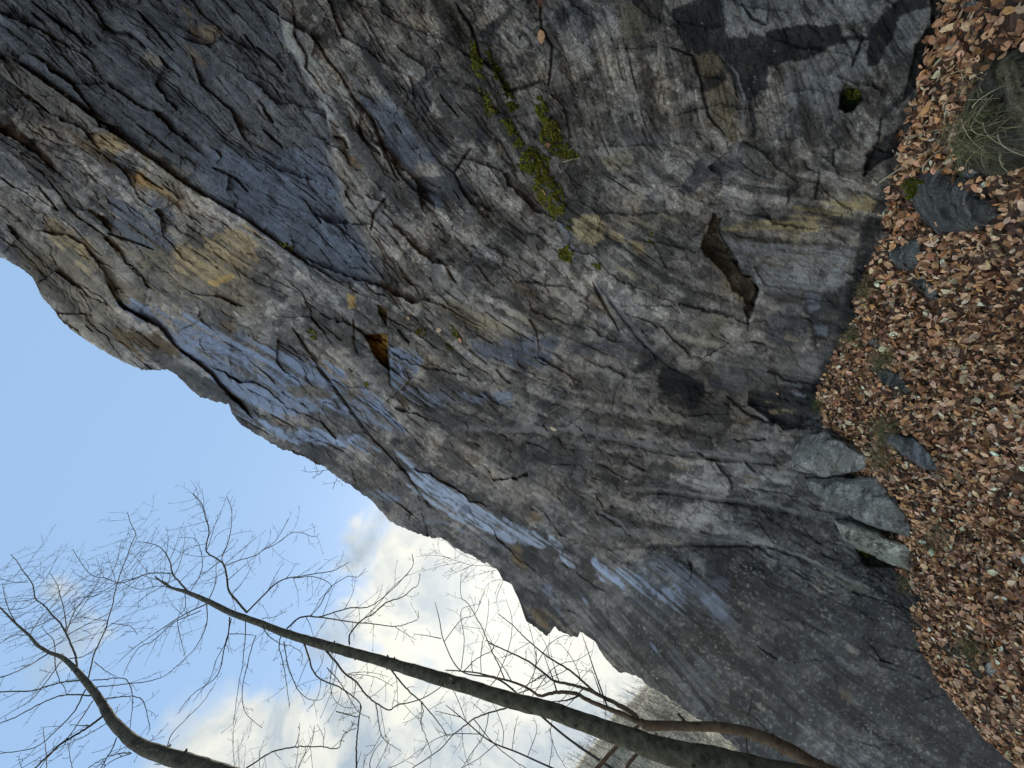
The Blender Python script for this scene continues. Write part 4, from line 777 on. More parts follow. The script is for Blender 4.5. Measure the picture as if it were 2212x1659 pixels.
stone('rock', 'small grey stone in the leaves below the narrow slate', T(3, 1, [(1100, 330), (1160, 320), (1180, 380), (1130, 390)]), .03, .12, DG, seed=12, zc=3.1)
stone('rock', 'small grey rock touching the left side of the mossy boulder', T(3, 0, [(1240, 1130), (1270, 1060), (1340, 1060), (1370, 1120), (1300, 1165)]), .05, .15, (0.2, 0.2, 0.2), seed=13, zc=2.3)
stone('rock', 'pale rounded stone set low in the leaves near the left end of the slope', T(3, 2, [(1400, 1000), (1440, 970), (1500, 990), (1500, 1060), (1440, 1070)]), .04, .12, LG, seed=14, zc=4.0)
stone('slate_slab', 'thin bluish slate sliver beside the pale leaves by the cliff foot', T(3, 1, [(650, 560), (680, 510), (740, 560), (765, 600), (700, 590)]), .02, .06, LG, seed=15, zc=4.15)

litter()
# ------------------------------------------------------------------ moss on the face and on stones
MOSS = attr_material('moss', rough=.9, var=.3, scale=80, spec=.1)
def moss(label, polys, dens=.5, size=1.0, seed=0, bright=1.0, stonez=None):
    rg = np.random.RandomState(seed + 300); PX = []; PY = []
    for poly in polys:
        xs = [p[0] for p in poly]; yy = [p[1] for p in poly]; area = (max(xs) - min(xs)) * (max(yy) - min(yy)); k = int(area * dens * 4)
        x = rg.uniform(min(xs) - 3, max(xs) + 3, k); y = rg.uniform(min(yy) - 3, max(yy) + 3, k)
        xw = x + 9 * fbm(x, y, 12, 4, seed, .65); yw = y + 9 * fbm(x, y, 12, 4, seed + 4, .65)
        ok = pinside(poly, xw, yw) & (fbm(x, y, 7, 2, seed + 8) > -.06); PX.append(x[ok]); PY.append(y[ok])
    x = np.concatenate(PX); y = np.concatenate(PY); n = len(x)
    if stonez is None: p = cliff_pt(x, y); nr = cliff_n(x, y)
    else: p = unproj(x, y, np.full(n, stonez)); nr = -p / np.linalg.norm(p, axis=1, keepdims=True)
    px = (np.linalg.norm(p, axis=1) / F)                      # metres per picture unit here
    clump = np.clip(.6 + .8 * fbm(x, y, 8, 2, seed + 12), .1, 1.6)
    p = p + nr * (px * 3.2 * clump * rg.uniform(.0, 1, n))[:, None]
    # each tuft: a little three-bladed pyramid
    sz = px * rg.uniform(.7, 1.7, n) * size
    up = nr + rg.normal(0, .55, (n, 3)) + np.array([0, 0, .3]); up /= np.linalg.norm(up, axis=1, keepdims=True)
    t = np.cross(up, rg.normal(0, 1, (n, 3))); t /= np.linalg.norm(t, axis=1, keepdims=True); bt = np.cross(up, t)
    V_ = np.stack([p + t * sz[:, None], p - .5 * t * sz[:, None] + .87 * bt * sz[:, None], p - .5 * t * sz[:, None] - .87 * bt * sz[:, None], p + up * (sz * rg.uniform(1.3, 2.6, n))[:, None]], 1)
    Q_ = (np.array([(0, 1, 3), (1, 2, 3), (2, 0, 3)])[None] + (np.arange(n) * 4)[:, None, None]).reshape(-1, 3)
    pal = np.array([(0.15, 0.155, 0.016), (0.09, 0.105, 0.014), (0.30, 0.27, 0.03), (0.15, 0.11, 0.035), (0.035, 0.042, 0.01)])
    c = pal[rg.choice(5, n, p=[.34, .27, .14, .12, .13])] * rg.uniform(.7, 1.3, (n, 1)) * bright
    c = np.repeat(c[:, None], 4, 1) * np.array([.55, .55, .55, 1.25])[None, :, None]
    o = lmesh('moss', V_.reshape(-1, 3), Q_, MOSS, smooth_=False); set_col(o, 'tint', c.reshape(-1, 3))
    tag(o, label, 'moss', 'moss growing in cracks of the cliff'); return o
moss('long strip of yellow green moss down the left side of the mossy crack', [T(1, 0, q) for q in ([(1400, 260), (1430, 300), (1470, 420), (1480, 520), (1430, 480), (1400, 380), (1380, 330)], [(1450, 560), (1500, 590), (1520, 660), (1560, 740), (1520, 750), (1480, 660)])])
moss('dark green moss strip in the crack just right of the long yellow strip', [T(1, 0, [(1480, 280), (1540, 380), (1600, 480), (1659, 620), (1690, 700), (1659, 740), (1600, 600), (1540, 480)])], bright=.6, seed=2)
moss('broad clump of moss hanging where the two mossy cracks meet', [T(1, 0, q) for q in ([(1580, 770), (1659, 780), (1740, 940), (1700, 960), (1630, 860)], [(1710, 1020), (1780, 950), (1900, 1020), (1880, 1100), (1830, 1180), (1760, 1110), (1700, 1080)])], seed=3)
moss('upper right branch of moss widening down to a tuft of dry stems', [T(2, 0, [(140, 640), (190, 620), (240, 720), (290, 800), (340, 940), (450, 1010), (360, 1040), (270, 1000), (180, 900), (200, 820), (160, 720)])], seed=4)
moss('lowest thick moss clump above the tan bare patch', [T(2, 0, [(160, 1090), (230, 1100), (330, 1230), (340, 1400), (270, 1420), (200, 1330), (140, 1240)]), T(2, 0, [(350, 1430), (400, 1440), (390, 1490), (360, 1470)])], seed=5)
moss('round yellow moss cushion below the mossy crack', [T(2, 0, [(310, 1610), (350, 1580), (400, 1640), (400, 1690), (340, 1710), (310, 1659)])], seed=6, bright=1.25)
moss('small moss cushion right of the round yellow one', [T(2, 1, [(510, 40), (560, 50), (590, 90), (530, 100)])], seed=7)
moss('small upright moss sprig right of the tan bare patch', [T(2, 0, [(880, 1520), (900, 1510), (940, 1590), (920, 1600)])], seed=8)
moss('tiny moss line on the edge of the pale ridge at upper left', [T(1, 0, [(110, 1520), (200, 1570), (250, 1620), (230, 1620), (160, 1580)])], seed=9)
moss('small moss tuft above the long bluish slab', [T(1, 1, [(350, 470), (380, 480), (395, 540), (375, 540)])], seed=10, bright=1.3)
moss('moss tuft by the dry stems right of the orange hollow', [T(1, 1, [(1045, 450), (1100, 490), (1080, 530), (1050, 500)])], seed=11)
moss('bright moss line among the dry stems on the small ledge', [T(1, 1, [(1240, 440), (1270, 455), (1330, 520), (1300, 535), (1255, 490)])], seed=12)
moss('moss dab just below the bright moss line on the small ledge', [T(1, 1, [(1225, 560), (1260, 565), (1255, 615), (1230, 605)])], seed=17)
moss('speck of moss left of the foot of the orange hollow', [T(1, 1, [(605, 715), (650, 730), (650, 750), (620, 745)])], seed=13, bright=1.2)
moss('speck of moss straight below the orange hollow', [T(1, 1, [(705, 815), (750, 820), (740, 845), (710, 840)])], seed=18, bright=1.2)
moss('dark moss filling the small niche in the dark wall at right', [T(3, 0, [(500, 550), (570, 560), (610, 610), (560, 650), (510, 620)])], seed=14, bright=.6)
moss('green moss patch on the corner of the wedge boulder', [T(3, 0, [(870, 1200), (930, 1150), (1000, 1180), (950, 1250), (920, 1310), (885, 1270)])], seed=15, stonez=2.78)
moss('dark moss in the hollow beside the pale block', [T(3, 2, [(570, 230), (640, 230), (700, 270), (660, 290), (590, 270)])], seed=16, bright=.7)

# ------------------------------------------------------------------ dry grass and stems
GRASS = attr_material('dry_grass', rough=.7, var=.15, spec=.2)
def grass(name, label, roots, nrms, length, width, seed, spread=.8, droop=.6, cols=((.34, .27, .15), (.22, .19, .09), (.13, .14, .05)), kind=None):
    rg = np.random.RandomState(seed + 700); n = len(roots); K = 5
    d0 = nrms + rg.normal(0, spread, (n, 3)); d0 /= np.linalg.norm(d0, axis=1, keepdims=True)
    ln = length * rg.uniform(.45, 1.2, n); V_ = []
    side = np.cross(d0, rg.normal(0, 1, (n, 3))); side /= np.linalg.norm(side, axis=1, keepdims=True)
    for k in range(K + 1):
        s = k / K; p = roots + d0 * (ln * s)[:, None] + np.array([0, 0, -1.0]) * (droop * ln * s * s)[:, None] + side * (.15 * ln * s * s)[:, None]
        w = width * (1 - .85 * s); V_ += [p + side * w, p - side * w]
    V_ = np.stack(V_, 1); q = [(2 * k, 2 * k + 1, 2 * k + 3, 2 * k + 2) for k in range(K)]
    Q_ = (np.array(q)[None] + (np.arange(n) * (2 * K + 2))[:, None, None]).reshape(-1, 4)
    c = np.array(cols)[rg.randint(0, len(cols), n)] * rg.uniform(.7, 1.3, (n, 1)); c = np.repeat(c[:, None], 2 * K + 2, 1)
    o = lmesh(name, V_.reshape(-1, 3), Q_, GRASS); set_col(o, 'tint', c.reshape(-1, 3)); tag(o, label, 'grass', None if kind else 'dry grass tufts', kind); return o
def gtuft(label, x, y, r, n, length, seed, z=None, **k):
    n = int(n * 2.2); length *= 1.15
    rg = np.random.RandomState(seed); xs = x + rg.normal(0, r, n); yy = y + rg.normal(0, r, n)
    if z is None: p = ground_hit(xs, yy); nr = ground_normal(p) * .6 + np.array([0, -.25, .5])
    else: p = unproj(xs, yy, np.full(n, z)); nr = np.repeat(np.array([[-.2, -.35, .8]]), n, 0)
    p = p + nr * .03; return grass('grass_tuft', label, p, nr, length, .0022, seed, **k)
gtuft('big tangle of dry grass growing on the large mossy boulder', 2150, 225, 42, 80, .16, 1, z=1.80, spread=1.6, cols=((.3, .25, .13), (.12, .11, .05), (.07, .07, .03), (.4, .34, .2)))
gtuft('flattened dry grass at the lower edge of the mossy boulder', 2105, 285, 18, 120, .2, 2, z=1.9, spread=1.0)
gtuft('short dry grass at the foot of the dark wet hollow', 1845, 725, 9, 110, .2, 3)
gtuft('green tinged grass tuft at the leaf edge beside the ochre streaked rock', 1773, 873, 6, 60, .2, 4, cols=((.1, .14, .03), (.07, .1, .03), (.2, .2, .08)))
gtuft('wide grass tuft between the small dark stone and the slate slab', 1915, 780, 13, 160, .22, 5)
gtuft('grass tuft growing over the head of the pointed slate slab', 1920, 930, 16, 170, .2, 6)
gtuft('sparse grass strip below the pointed slate slab', 1905, 985, 14, 130, .2, 7)
gtuft('grass hanging over the near edge of the big grey block', 1830, 960, 10, 80, .2, 8)
gtuft('dry grass tuft at the cliff foot left of the pale block', 1960, 1262, 7, 120, .2, 9)
gtuft('thin grass above the narrow slate', 1875, 620, 12, 110, .2, 10)
gtuft('few pale grass blades beside the pale block, out on the leaves', 2030, 1160, 16, 110, .16, 11)
gtuft('dull green grass tuft far left on the slope', 2110, 1400, 16, 120, .2, 12, cols=((.1, .12, .04), (.15, .14, .06)))
def stems(label, pts, n, length, seed, w=.0016):
    rg = np.random.RandomState(seed); k = rg.randint(0, len(pts), n); x = np.array([pts[i][0] for i in k]) + rg.normal(0, 5, n); y = np.array([pts[i][1] for i in k]) + rg.normal(0, 5, n)
    p = cliff_pt(x, y); nr = cliff_n(x, y); return grass('dry_grass_clump', label, p, nr, length, w, seed, spread=.9, droop=.4, cols=((.42, .34, .2), (.3, .18, .1), (.36, .3, .17)))
stems('dry stems sticking out of the mossy crack', T(2, 0, [(300, 980), (350, 1010), (200, 1210), (220, 1300), (250, 1400)]), 46, .2, 20)
stems('tangle of reddish dry stems on the small mossy ledge', T(1, 1, [(980, 400), (1010, 430), (1200, 530), (1230, 560), (1310, 560)]), 60, .3, 21)
stems('pale rootlets hanging from the ridge at upper left', T(0, 0, [(400, 600), (250, 640), (560, 700), (450, 640), (380, 640), (200, 620)]), 44, .45, 22)
stems('dry stems on the narrow ledge above the long crack', T(2, 1, [(380, 930), (480, 940), (560, 940)]), 26, .28, 23)
# single leaves caught on the rock
def lone_leaves():
    spots = T(2, 1, [(265, 1120, .16), (200, 910, .08)]) + T(2, 0, [(190, 240, .09), (180, 20, .07), (230, 940, .06), (205, 1250, .08), (215, 1330, .07), (290, 660, .05), (1415, 825, .04), (1630, 1190, .03)]) + T(1, 1, [(1180, 480, .1), (1320, 550, .1), (985, 405, .1)]) + T(3, 2, [(700, 80, .09), (740, 110, .09), (760, 130, .08), (680, 70, .07)]) + T(3, 1, [(180, 875, .07), (60, 895, .05)])
    LEAFLAB = ['small pale leaf on the rock above the long crack', 'reddish leaf halfway up the narrow vertical crack at the top', 'reddish leaf at the upper end of the narrow vertical crack', 'small red brown leaf beside the upper branch of moss',
               'red brown leaf in the lowest moss clump, upper one of two', 'red brown leaf in the lowest moss clump, lower one of two', 'white leaf scrap right of the upper branch of moss', 'tiny pale leaf scrap in the brown streaked hollow', 'tiny pale leaf scrap right of the brown streaked hollow',
               'curled leaf on the small ledge nearest the big orange hollow', 'curled leaf at the far end of the small mossy ledge', 'curled leaf among the first dry stems below the hollow', 'orange leaf in the gap above the pale block, uppermost', 'orange leaf in the gap above the pale block, second down',
               'orange leaf in the gap above the pale block, third down', 'orange leaf in the gap above the pale block, nearest the cliff', 'white leaf on the dark wet rock above the grass tuft', 'second white leaf on the dark wet rock, farther from the grass']
    for k, (x, y, s) in enumerate(spots):
        p = cliff_pt(np.array([x]), np.array([y]), .006); nr = cliff_n(np.array([x]), np.array([y]))
        V_, Q_, c_ = leaf_cloud(p, nr, np.array([s]), 900 + k, .3)
        if k == 0: c_ = c_ * 0 + np.array([.62, .47, .27])
        o = lmesh('fallen_leaf', V_, Q_, LEAF); set_col(o, 'tint', c_)
        tag(o, 'big pale tan leaf lying on the ledge of the long crack' if k == 0 else LEAFLAB[k - 1], 'leaf', 'leaves caught on the cliff')
lone_leaves()

def stalk(label, a, b, za, zb, w=.004, bend=.02):
    p, q = unproj(np.array(float(a[0])), np.array(float(a[1])), za), unproj(np.array(float(b[0])), np.array(float(b[1])), zb)
    pts = np.array([p + (q - p) * t + np.array([0, 0, bend]) * math.sin(math.pi * t) for t in np.linspace(0, 1, 9)]); th_ = np.arange(6) / 6 * 2 * np.pi
    tg = (q - p) / np.linalg.norm(q - p); u = np.cross(tg, [0.2, .3, .9]); u /= np.linalg.norm(u); v = np.cross(tg, u)
    r = np.linspace(w, w * .4, 9); V_ = (pts[:, None] + r[:, None, None] * (np.cos(th_)[None, :, None] * u + np.sin(th_)[None, :, None] * v)).reshape(-1, 3)
    Q_ = np.array([(i * 6 + j, i * 6 + (j + 1) % 6, i * 6 + 6 + (j + 1) % 6, i * 6 + 6 + j) for i in range(8) for j in range(6)])
    o = lmesh('dry_stalk', V_, Q_, GRASS); set_col(o, 'tint', np.tile([.52, .42, .27], (len(V_), 1))); tag(o, label, 'stalk')
A_, B_ = T(3, 0, [(720, 1185), (1210, 880)]); stalk('long pale dry stalk leaning from the leaves on to the cliff foot', A_, B_, 2.75, 2.45, .0045)
A_, B_ = T(3, 0, [(1000, 1110), (1110, 975)]); stalk('short pale stalk beside the long one in the leaves', A_, B_, 2.6, 2.5, .004)
A_, B_ = T(3, 0, [(1490, 870), (1659, 1010)]); stalk('grey stalk lying across the mossy boulder', A_, B_, 1.75, 1.6, .003)
A_, B_ = T(3, 0, [(1260, 520), (1400, 410)]); stalk('pale stalk on the leaves above the mossy boulder', A_, B_, 1.95, 1.9, .004)
A_, B_ = T(3, 0, [(1180, 325), (1280, 260)]); stalk('short thick pale twig on the leaves near the small pale stone', A_, B_, 1.98, 1.95, .005)
A_, B_ = T(2, 0, [(320, 1050), (440, 1020)]); stalk('yellow stem standing out of the right moss branch', A_, B_, float(cliff_pt(np.array([A_[0]]), np.array([A_[1]]))[0] @ Fv) * .97, float(cliff_pt(np.array([B_[0]]), np.array([B_[1]]))[0] @ Fv) * .95, .003)
A_, B_ = T(2, 1, [(235, 1022), (390, 935)]); stalk('pale stem poking out over the ledge by the big tan leaf', A_, B_, float(cliff_pt(np.array([A_[0]]), np.array([A_[1]]))[0] @ Fv) * .95, float(cliff_pt(np.array([B_[0]]), np.array([B_[1]]))[0] @ Fv) * .99, .004)
# ------------------------------------------------------------------ far hillside and its bare wood
def hill():
    az = np.radians(np.linspace(-95, -8, 200)); nr = 70
    rr = np.linspace(0, 1, nr)
    A_, R_ = np.meshgrid(az, rr, indexing='ij'); deg = np.degrees(A_)
    el = np.interp(deg[:, :1], [-95, -60, -47, -42, -38, -34, -25, -8], [24, 20, 16.5, 14.2, 11.6, 9, 5, 2])       # crest height seen from the path
    dist = 75 + 130 * R_
    crest = np.tan(np.radians(el)) * 205
    Z_ = -20 + (crest + 20) * R_ ** 1.25 + 4 * fbm(A_ * 90, R_ * 60, 14, 4, 71) * np.sqrt(R_)
    XX, YY = np.sin(A_) * dist, np.cos(A_) * dist
    # far side drops away
    V_ = np.stack([XX, YY, Z_], -1); bk = np.stack([np.sin(az) * 330, np.cos(az) * 330, Z_[:, -1] - 70], -1)[:, None]
    V_ = np.concatenate([V_, bk], 1); k = nr + 1
    i, j = np.meshgrid(np.arange(199), np.arange(k - 1), indexing='ij'); q = (i * k + j).ravel()
    m, nt, b = newmat('hillside_litter'); n = nt.nodes; L = nt.links
    tc = n.new('ShaderNodeTexCoord'); t = n.new('ShaderNodeTexNoise'); t.inputs['Scale'].default_value = .5; t.inputs['Detail'].default_value = 10; t.inputs['Roughness'].default_value = .85; L.new(tc.outputs['Object'], t.inputs['Vector'])
    r = n.new('ShaderNodeValToRGB'); r.color_ramp.elements[0].position = .36; r.color_ramp.elements[0].color = (0.085, 0.072, 0.04, 1); r.color_ramp.elements[1].position = .64; r.color_ramp.elements[1].color = (0.44, 0.38, 0.25, 1)
    L.new(t.outputs['Fac'], r.inputs[0]); L.new(r.outputs[0], b.inputs['Base Color']); b.inputs['Roughness'].default_value = .95
    o = lmesh('hillside', V_.reshape(-1, 3), np.stack([q, q + k, q + k + 1, q + 1], 1), m); tag(o, kind='structure')
    # the bare wood on it: thousands of thin grey crowns
    rg = np.random.RandomState(9); N = 2400; a = np.radians(rg.uniform(-62, -30, N)); r = np.sqrt(rg.uniform(.0, 1, N))
    ai = (a - az[0]) / (az[-1] - az[0]) * 199; ri = r * (nr - 1); z = bil(Z_.astype(np.float64), ai, ri); d = 75 + 130 * r
    base = np.stack([np.sin(a) * d, np.cos(a) * d, z - .5], 1)
    seg = []
    h = rg.uniform(5, 10, N)
    tip = base + np.stack([rg.normal(0, .6, N), rg.normal(0, .6, N), h], 1); seg.append((base, tip, .055))
    for k in range(16):
        s = rg.uniform(.3, .95, N)[:, None]; p = base + (tip - base) * s; an = rg.uniform(0, 6.28, N); ln = h * rg.uniform(.15, .38, N) * (1.15 - s[:, 0])
        q2 = p + np.stack([np.cos(an) * ln * .8, np.sin(an) * ln * .8, ln * .8], 1); seg.append((p, q2, .035))
    V_ = []; Q_ = []; c0 = 0
    for (p, q2, w) in seg:
        ax = q2 - p; sd = np.cross(ax, np.array([0, 0, 1.0]) + rg.normal(0, .3, (N, 3))); sd /= np.linalg.norm(sd, axis=1, keepdims=True); s2 = np.cross(ax, sd); s2 /= np.linalg.norm(s2, axis=1, keepdims=True)
        v = np.stack([p + sd * w, p - .5 * sd * w + .87 * s2 * w, p - .5 * sd * w - .87 * s2 * w, q2], 1); V_.append(v.reshape(-1, 3))
        Q_.append((np.array([(0, 1, 3), (1, 2, 3), (2, 0, 3)])[None] + (np.arange(N) * 4)[:, None, None] + c0).reshape(-1, 3)); c0 += 4 * N
    o = lmesh('bare_woodland', np.concatenate(V_), np.concatenate(Q_), bark_material('far_bark', (.05, .042, .03), (.14, .12, .085), .02), smooth_=False)
    tag(o, kind='stuff', label='bare winter woodland covering the far hillside', cat='woodland')
hill()

# ------------------------------------------------------------------ bare trees
def catmull(P_, sub):
    P_ = np.asarray(P_, float); n = len(P_)
    if n < 3:
        t = np.linspace(0, 1, sub + 1)[:, None]; return P_[0] * (1 - t) + P_[-1] * t
    E = np.concatenate([[2 * P_[0] - P_[1]], P_, [2 * P_[-1] - P_[-2]]]); out = []
    for k in range(n - 1):
        a, b, c, d = E[k:k + 4]
        for t in np.arange(sub) / sub:
            out.append(.5 * (2 * b + (c - a) * t + (2 * a - 5 * b + 4 * c - d) * t * t + (3 * b - a - 3 * c + d) * t ** 3))
    out.append(P_[-1]); return np.array(out)
class Tubes:
    def __init__(s): s.V = []; s.Q = []; s.n = 0
    def add(s, pts, rad, sides=5, lump=0.0, rg=None):
        pts = np.asarray(pts, float); rad = np.asarray(rad, float); n = len(pts)
        tg = np.gradient(pts, axis=0); tg /= np.linalg.norm(tg, axis=1, keepdims=True) + 1e-9
        ref = np.array([0.3, 0.9, 0.2]); u = np.cross(tg, ref); u /= np.linalg.norm(u, axis=1, keepdims=True) + 1e-9; v = np.cross(tg, u)
        th_ = np.arange(sides) / sides * 2 * np.pi
        R_ = rad[:, None] * np.ones(sides)
        if lump and rg is not None:
            cum = np.r_[0, np.cumsum(np.linalg.norm(np.diff(pts, axis=0), axis=1))]
            R_ = R_ * (1 + lump * vnoise(cum[:, None] * 9 + 0 * th_, th_[None] * 1.2 + 0 * cum[:, None], 5) + .5 * lump * vnoise(cum[:, None] * 30 + 0 * th_, th_[None] * 2.4 + 0 * cum[:, None], 6))
        ring = pts[:, None] + R_[..., None] * (np.cos(th_)[None, :, None] * u[:, None] + np.sin(th_)[None, :, None] * v[:, None])
        s.V.append(ring.reshape(-1, 3)); i, j = np.meshgrid(np.arange(n - 1), np.arange(sides), indexing='ij'); j2 = (j + 1) % sides
        q = np.stack([i * sides + j, i * sides + j2, (i + 1) * sides + j2, (i + 1) * sides + j], -1).reshape(-1, 4) + s.n
        s.Q.append(q); s.n += n * sides
    def build(s, name, mat, parent=None):
        o = lmesh(name, np.concatenate(s.V), np.concatenate(s.Q), mat); 
        if parent is not None: o.parent = parent; o.matrix_parent_inverse = Matrix.Translation(-parent.location)
        return o
def grow(tb, pts, r0, r1, rg, level, plane, dens=1.0, lenk=.45, maxlen=1.6, minr=.0022):
    """side twigs along a limb, each curling up and carrying its own twigs"""
    seg = np.linalg.norm(np.diff(pts, axis=0), axis=1); tot = seg.sum(); cum = np.r_[0, np.cumsum(seg)]
    n = int(max(2, tot * dens * (5 if level == 0 else 7.0))); side = 1
    for k in range(n):
        s = (k + rg.uniform(.2, .8)) / n
        if s < .12 and level == 0: continue
        d_ = s * tot; i = min(np.searchsorted(cum, d_) - 1, len(seg) - 1); i = max(i, 0)
        p = pts[i] + (pts[i + 1] - pts[i]) * ((d_ - cum[i]) / seg[i]); t = (pts[i + 1] - pts[i]) / seg[i]
        a = np.cross(t, plane); a /= np.linalg.norm(a) + 1e-9; side = -side
        out = a * side * rg.uniform(.6, 1.1) + plane * rg.normal(0, .45); d = t * rg.uniform(.5, 1.0) + out; d /= np.linalg.norm(d)
        ln = min(maxlen, lenk * tot * rg.uniform(.35, 1.0) * (1.15 - s * .75))
        r = max(minr, (r0 + (r1 - r0) * s) * .36)
        m_ = 7; q = [p]; bend = np.array([0, 0, 1.0]) * rg.uniform(.02, .22) + rg.normal(0, .16, 3)
        for _ in range(m_):
            d = d + bend * .4 + rg.normal(0, .035, 3); d /= np.linalg.norm(d); q.append(q[-1] + d * ln / m_)
        q = np.array(q); rr = np.linspace(r, minr * .75, len(q)); tb.add(q, rr, 4 if r > .004 else 3)
        if level < 2 and ln > .16: grow(tb, q, r, minr, rg, level + 1, plane, dens, lenk * .95, maxlen * .5, minr)
        # bud at the tip
        if level >= 1: tb.add(np.array([q[-1], q[-1] + d * .012]), [minr * 1.9, minr * .6], 3)
MB_A = bark_material('bark_olive_grey', (0.042, 0.038, 0.022), (0.16, 0.142, 0.085))
MB_C = bark_material('bark_red_brown', (0.10, 0.06, 0.035), (0.20, 0.135, 0.075))
MB_T = bark_material('twig_bark', (0.05, 0.042, 0.034), (0.11, 0.095, 0.075))
def on_plane(x, y, hd, D, off=0.0):
    d = dir_of(float(x), float(y)); t = (D + off) / (d[0] * hd[0] + d[1] * hd[1]); return d * t
def tree(name, label, trunk, limbs, hd, D, mat, seed, dens=1.0, minr=.0025, maxlen=1.6, rg_off=.5, foot=None, limbmat=None, lenk=.45):
    rg = np.random.RandomState(seed); hd = np.array(hd); hd = hd / np.linalg.norm(hd)
    P_ = [on_plane(x, y, hd, D) for (x, y, w) in trunk]
    R_ = [w * .44 * float(p @ Fv) / F for (x, y, w), p in zip(trunk, P_)]
    if foot is not None:        # down to the ground outside the picture
        lo = P_[0]; dv = (P_[0] - P_[2]); dv /= np.linalg.norm(dv); z = lo.copy(); ext = []
        for k in range(80):
            dv = dv * .93 + np.array([0, 0, -1.0]) * .07; dv /= np.linalg.norm(dv); z = z + dv * .12; ext.append(z.copy())
            if z[2] < float(ground_z(z[0], z[1])) - .15: break
        ext = ext[::4] + [ext[-1]]
        P_ = ext[::-1] + P_; R_ = [R_[0] * (1 + .25 * (1 - k / len(ext))) for k in range(len(ext))] + R_
    root = empty(name, tuple(P_[0]))
    pts = catmull(P_, 8); rad = catmull(np.array(R_)[:, None], 8)[:, 0]
    tb = Tubes(); tb.add(pts, np.maximum(rad, minr), 20, .06, rg)
    for k in range(26 if foot else 0):     # knots and snags along the stem
        i = rg.randint(len(pts) // 5, len(pts) - 6); an = rg.uniform(0, 6.28); dv = np.array([math.cos(an), math.sin(an), .4]); r = rad[i]
        tb.add([pts[i], pts[i] + dv * r * .9, pts[i] + dv * (r * 1.12 + .008)], [r * .34, r * .26, r * .1], 6)
    tr = tb.build('trunk', mat, root); plane = np.array([hd[0], hd[1], .0])
    tw = Tubes()
    for li, lb in enumerate(limbs):
        p2, w0, w1 = lb[0], lb[1], lb[2]; off = lb[3] if len(lb) > 3 else rg.uniform(-rg_off, rg_off)
        Q_ = []
        for k, (x, y) in enumerate(p2):
            Q_.append(on_plane(x, y, hd, D, off * (k / max(1, len(p2) - 1))))
        q = catmull(Q_, 6); q[1:-1] += rg.normal(0, .0018, (len(q) - 2, 3)); z = (q @ Fv) / F
        rad = np.maximum(np.linspace(w0, w1, len(q)) * .5 * z, minr)
        t2 = Tubes(); t2.add(q, rad * .72, 8 if w0 > 4 else 5, .03, rg); t2.build('branch', limbmat or mat, root)
        grow(tw, q, rad[0], rad[-1], rg, 0 if w0 > 2.2 else 1, plane, dens, lenk, maxlen, minr)
    if tw.V: 
        o = tw.build('twigs', MB_T, root); o['kind'] = 'stuff'
    tag(root, label, 'tree'); return root
T02 = lambda q: T(0, 2, q); T12 = lambda q: T(1, 2, q); T22 = lambda q: T(2, 2, q)
trunkA = [(1950, 1728, 64), (1780, 1695, 62), (1659, 1672, 59), (1560, 1648, 56), (1439, 1623, 52), (1370, 1598, 46), (1306, 1576, 40), (1240, 1552, 37), (1173, 1530, 34), (1106, 1513, 33), (1030, 1489, 31), (953, 1466, 29), (886, 1446, 26), (820, 1426, 23), (750, 1407, 22), (686, 1389, 20), (620, 1369, 17), (553, 1343, 14), (500, 1324, 13), (450, 1299, 11), (400, 1278, 8), (367, 1268, 5), (335, 1246, 3)]
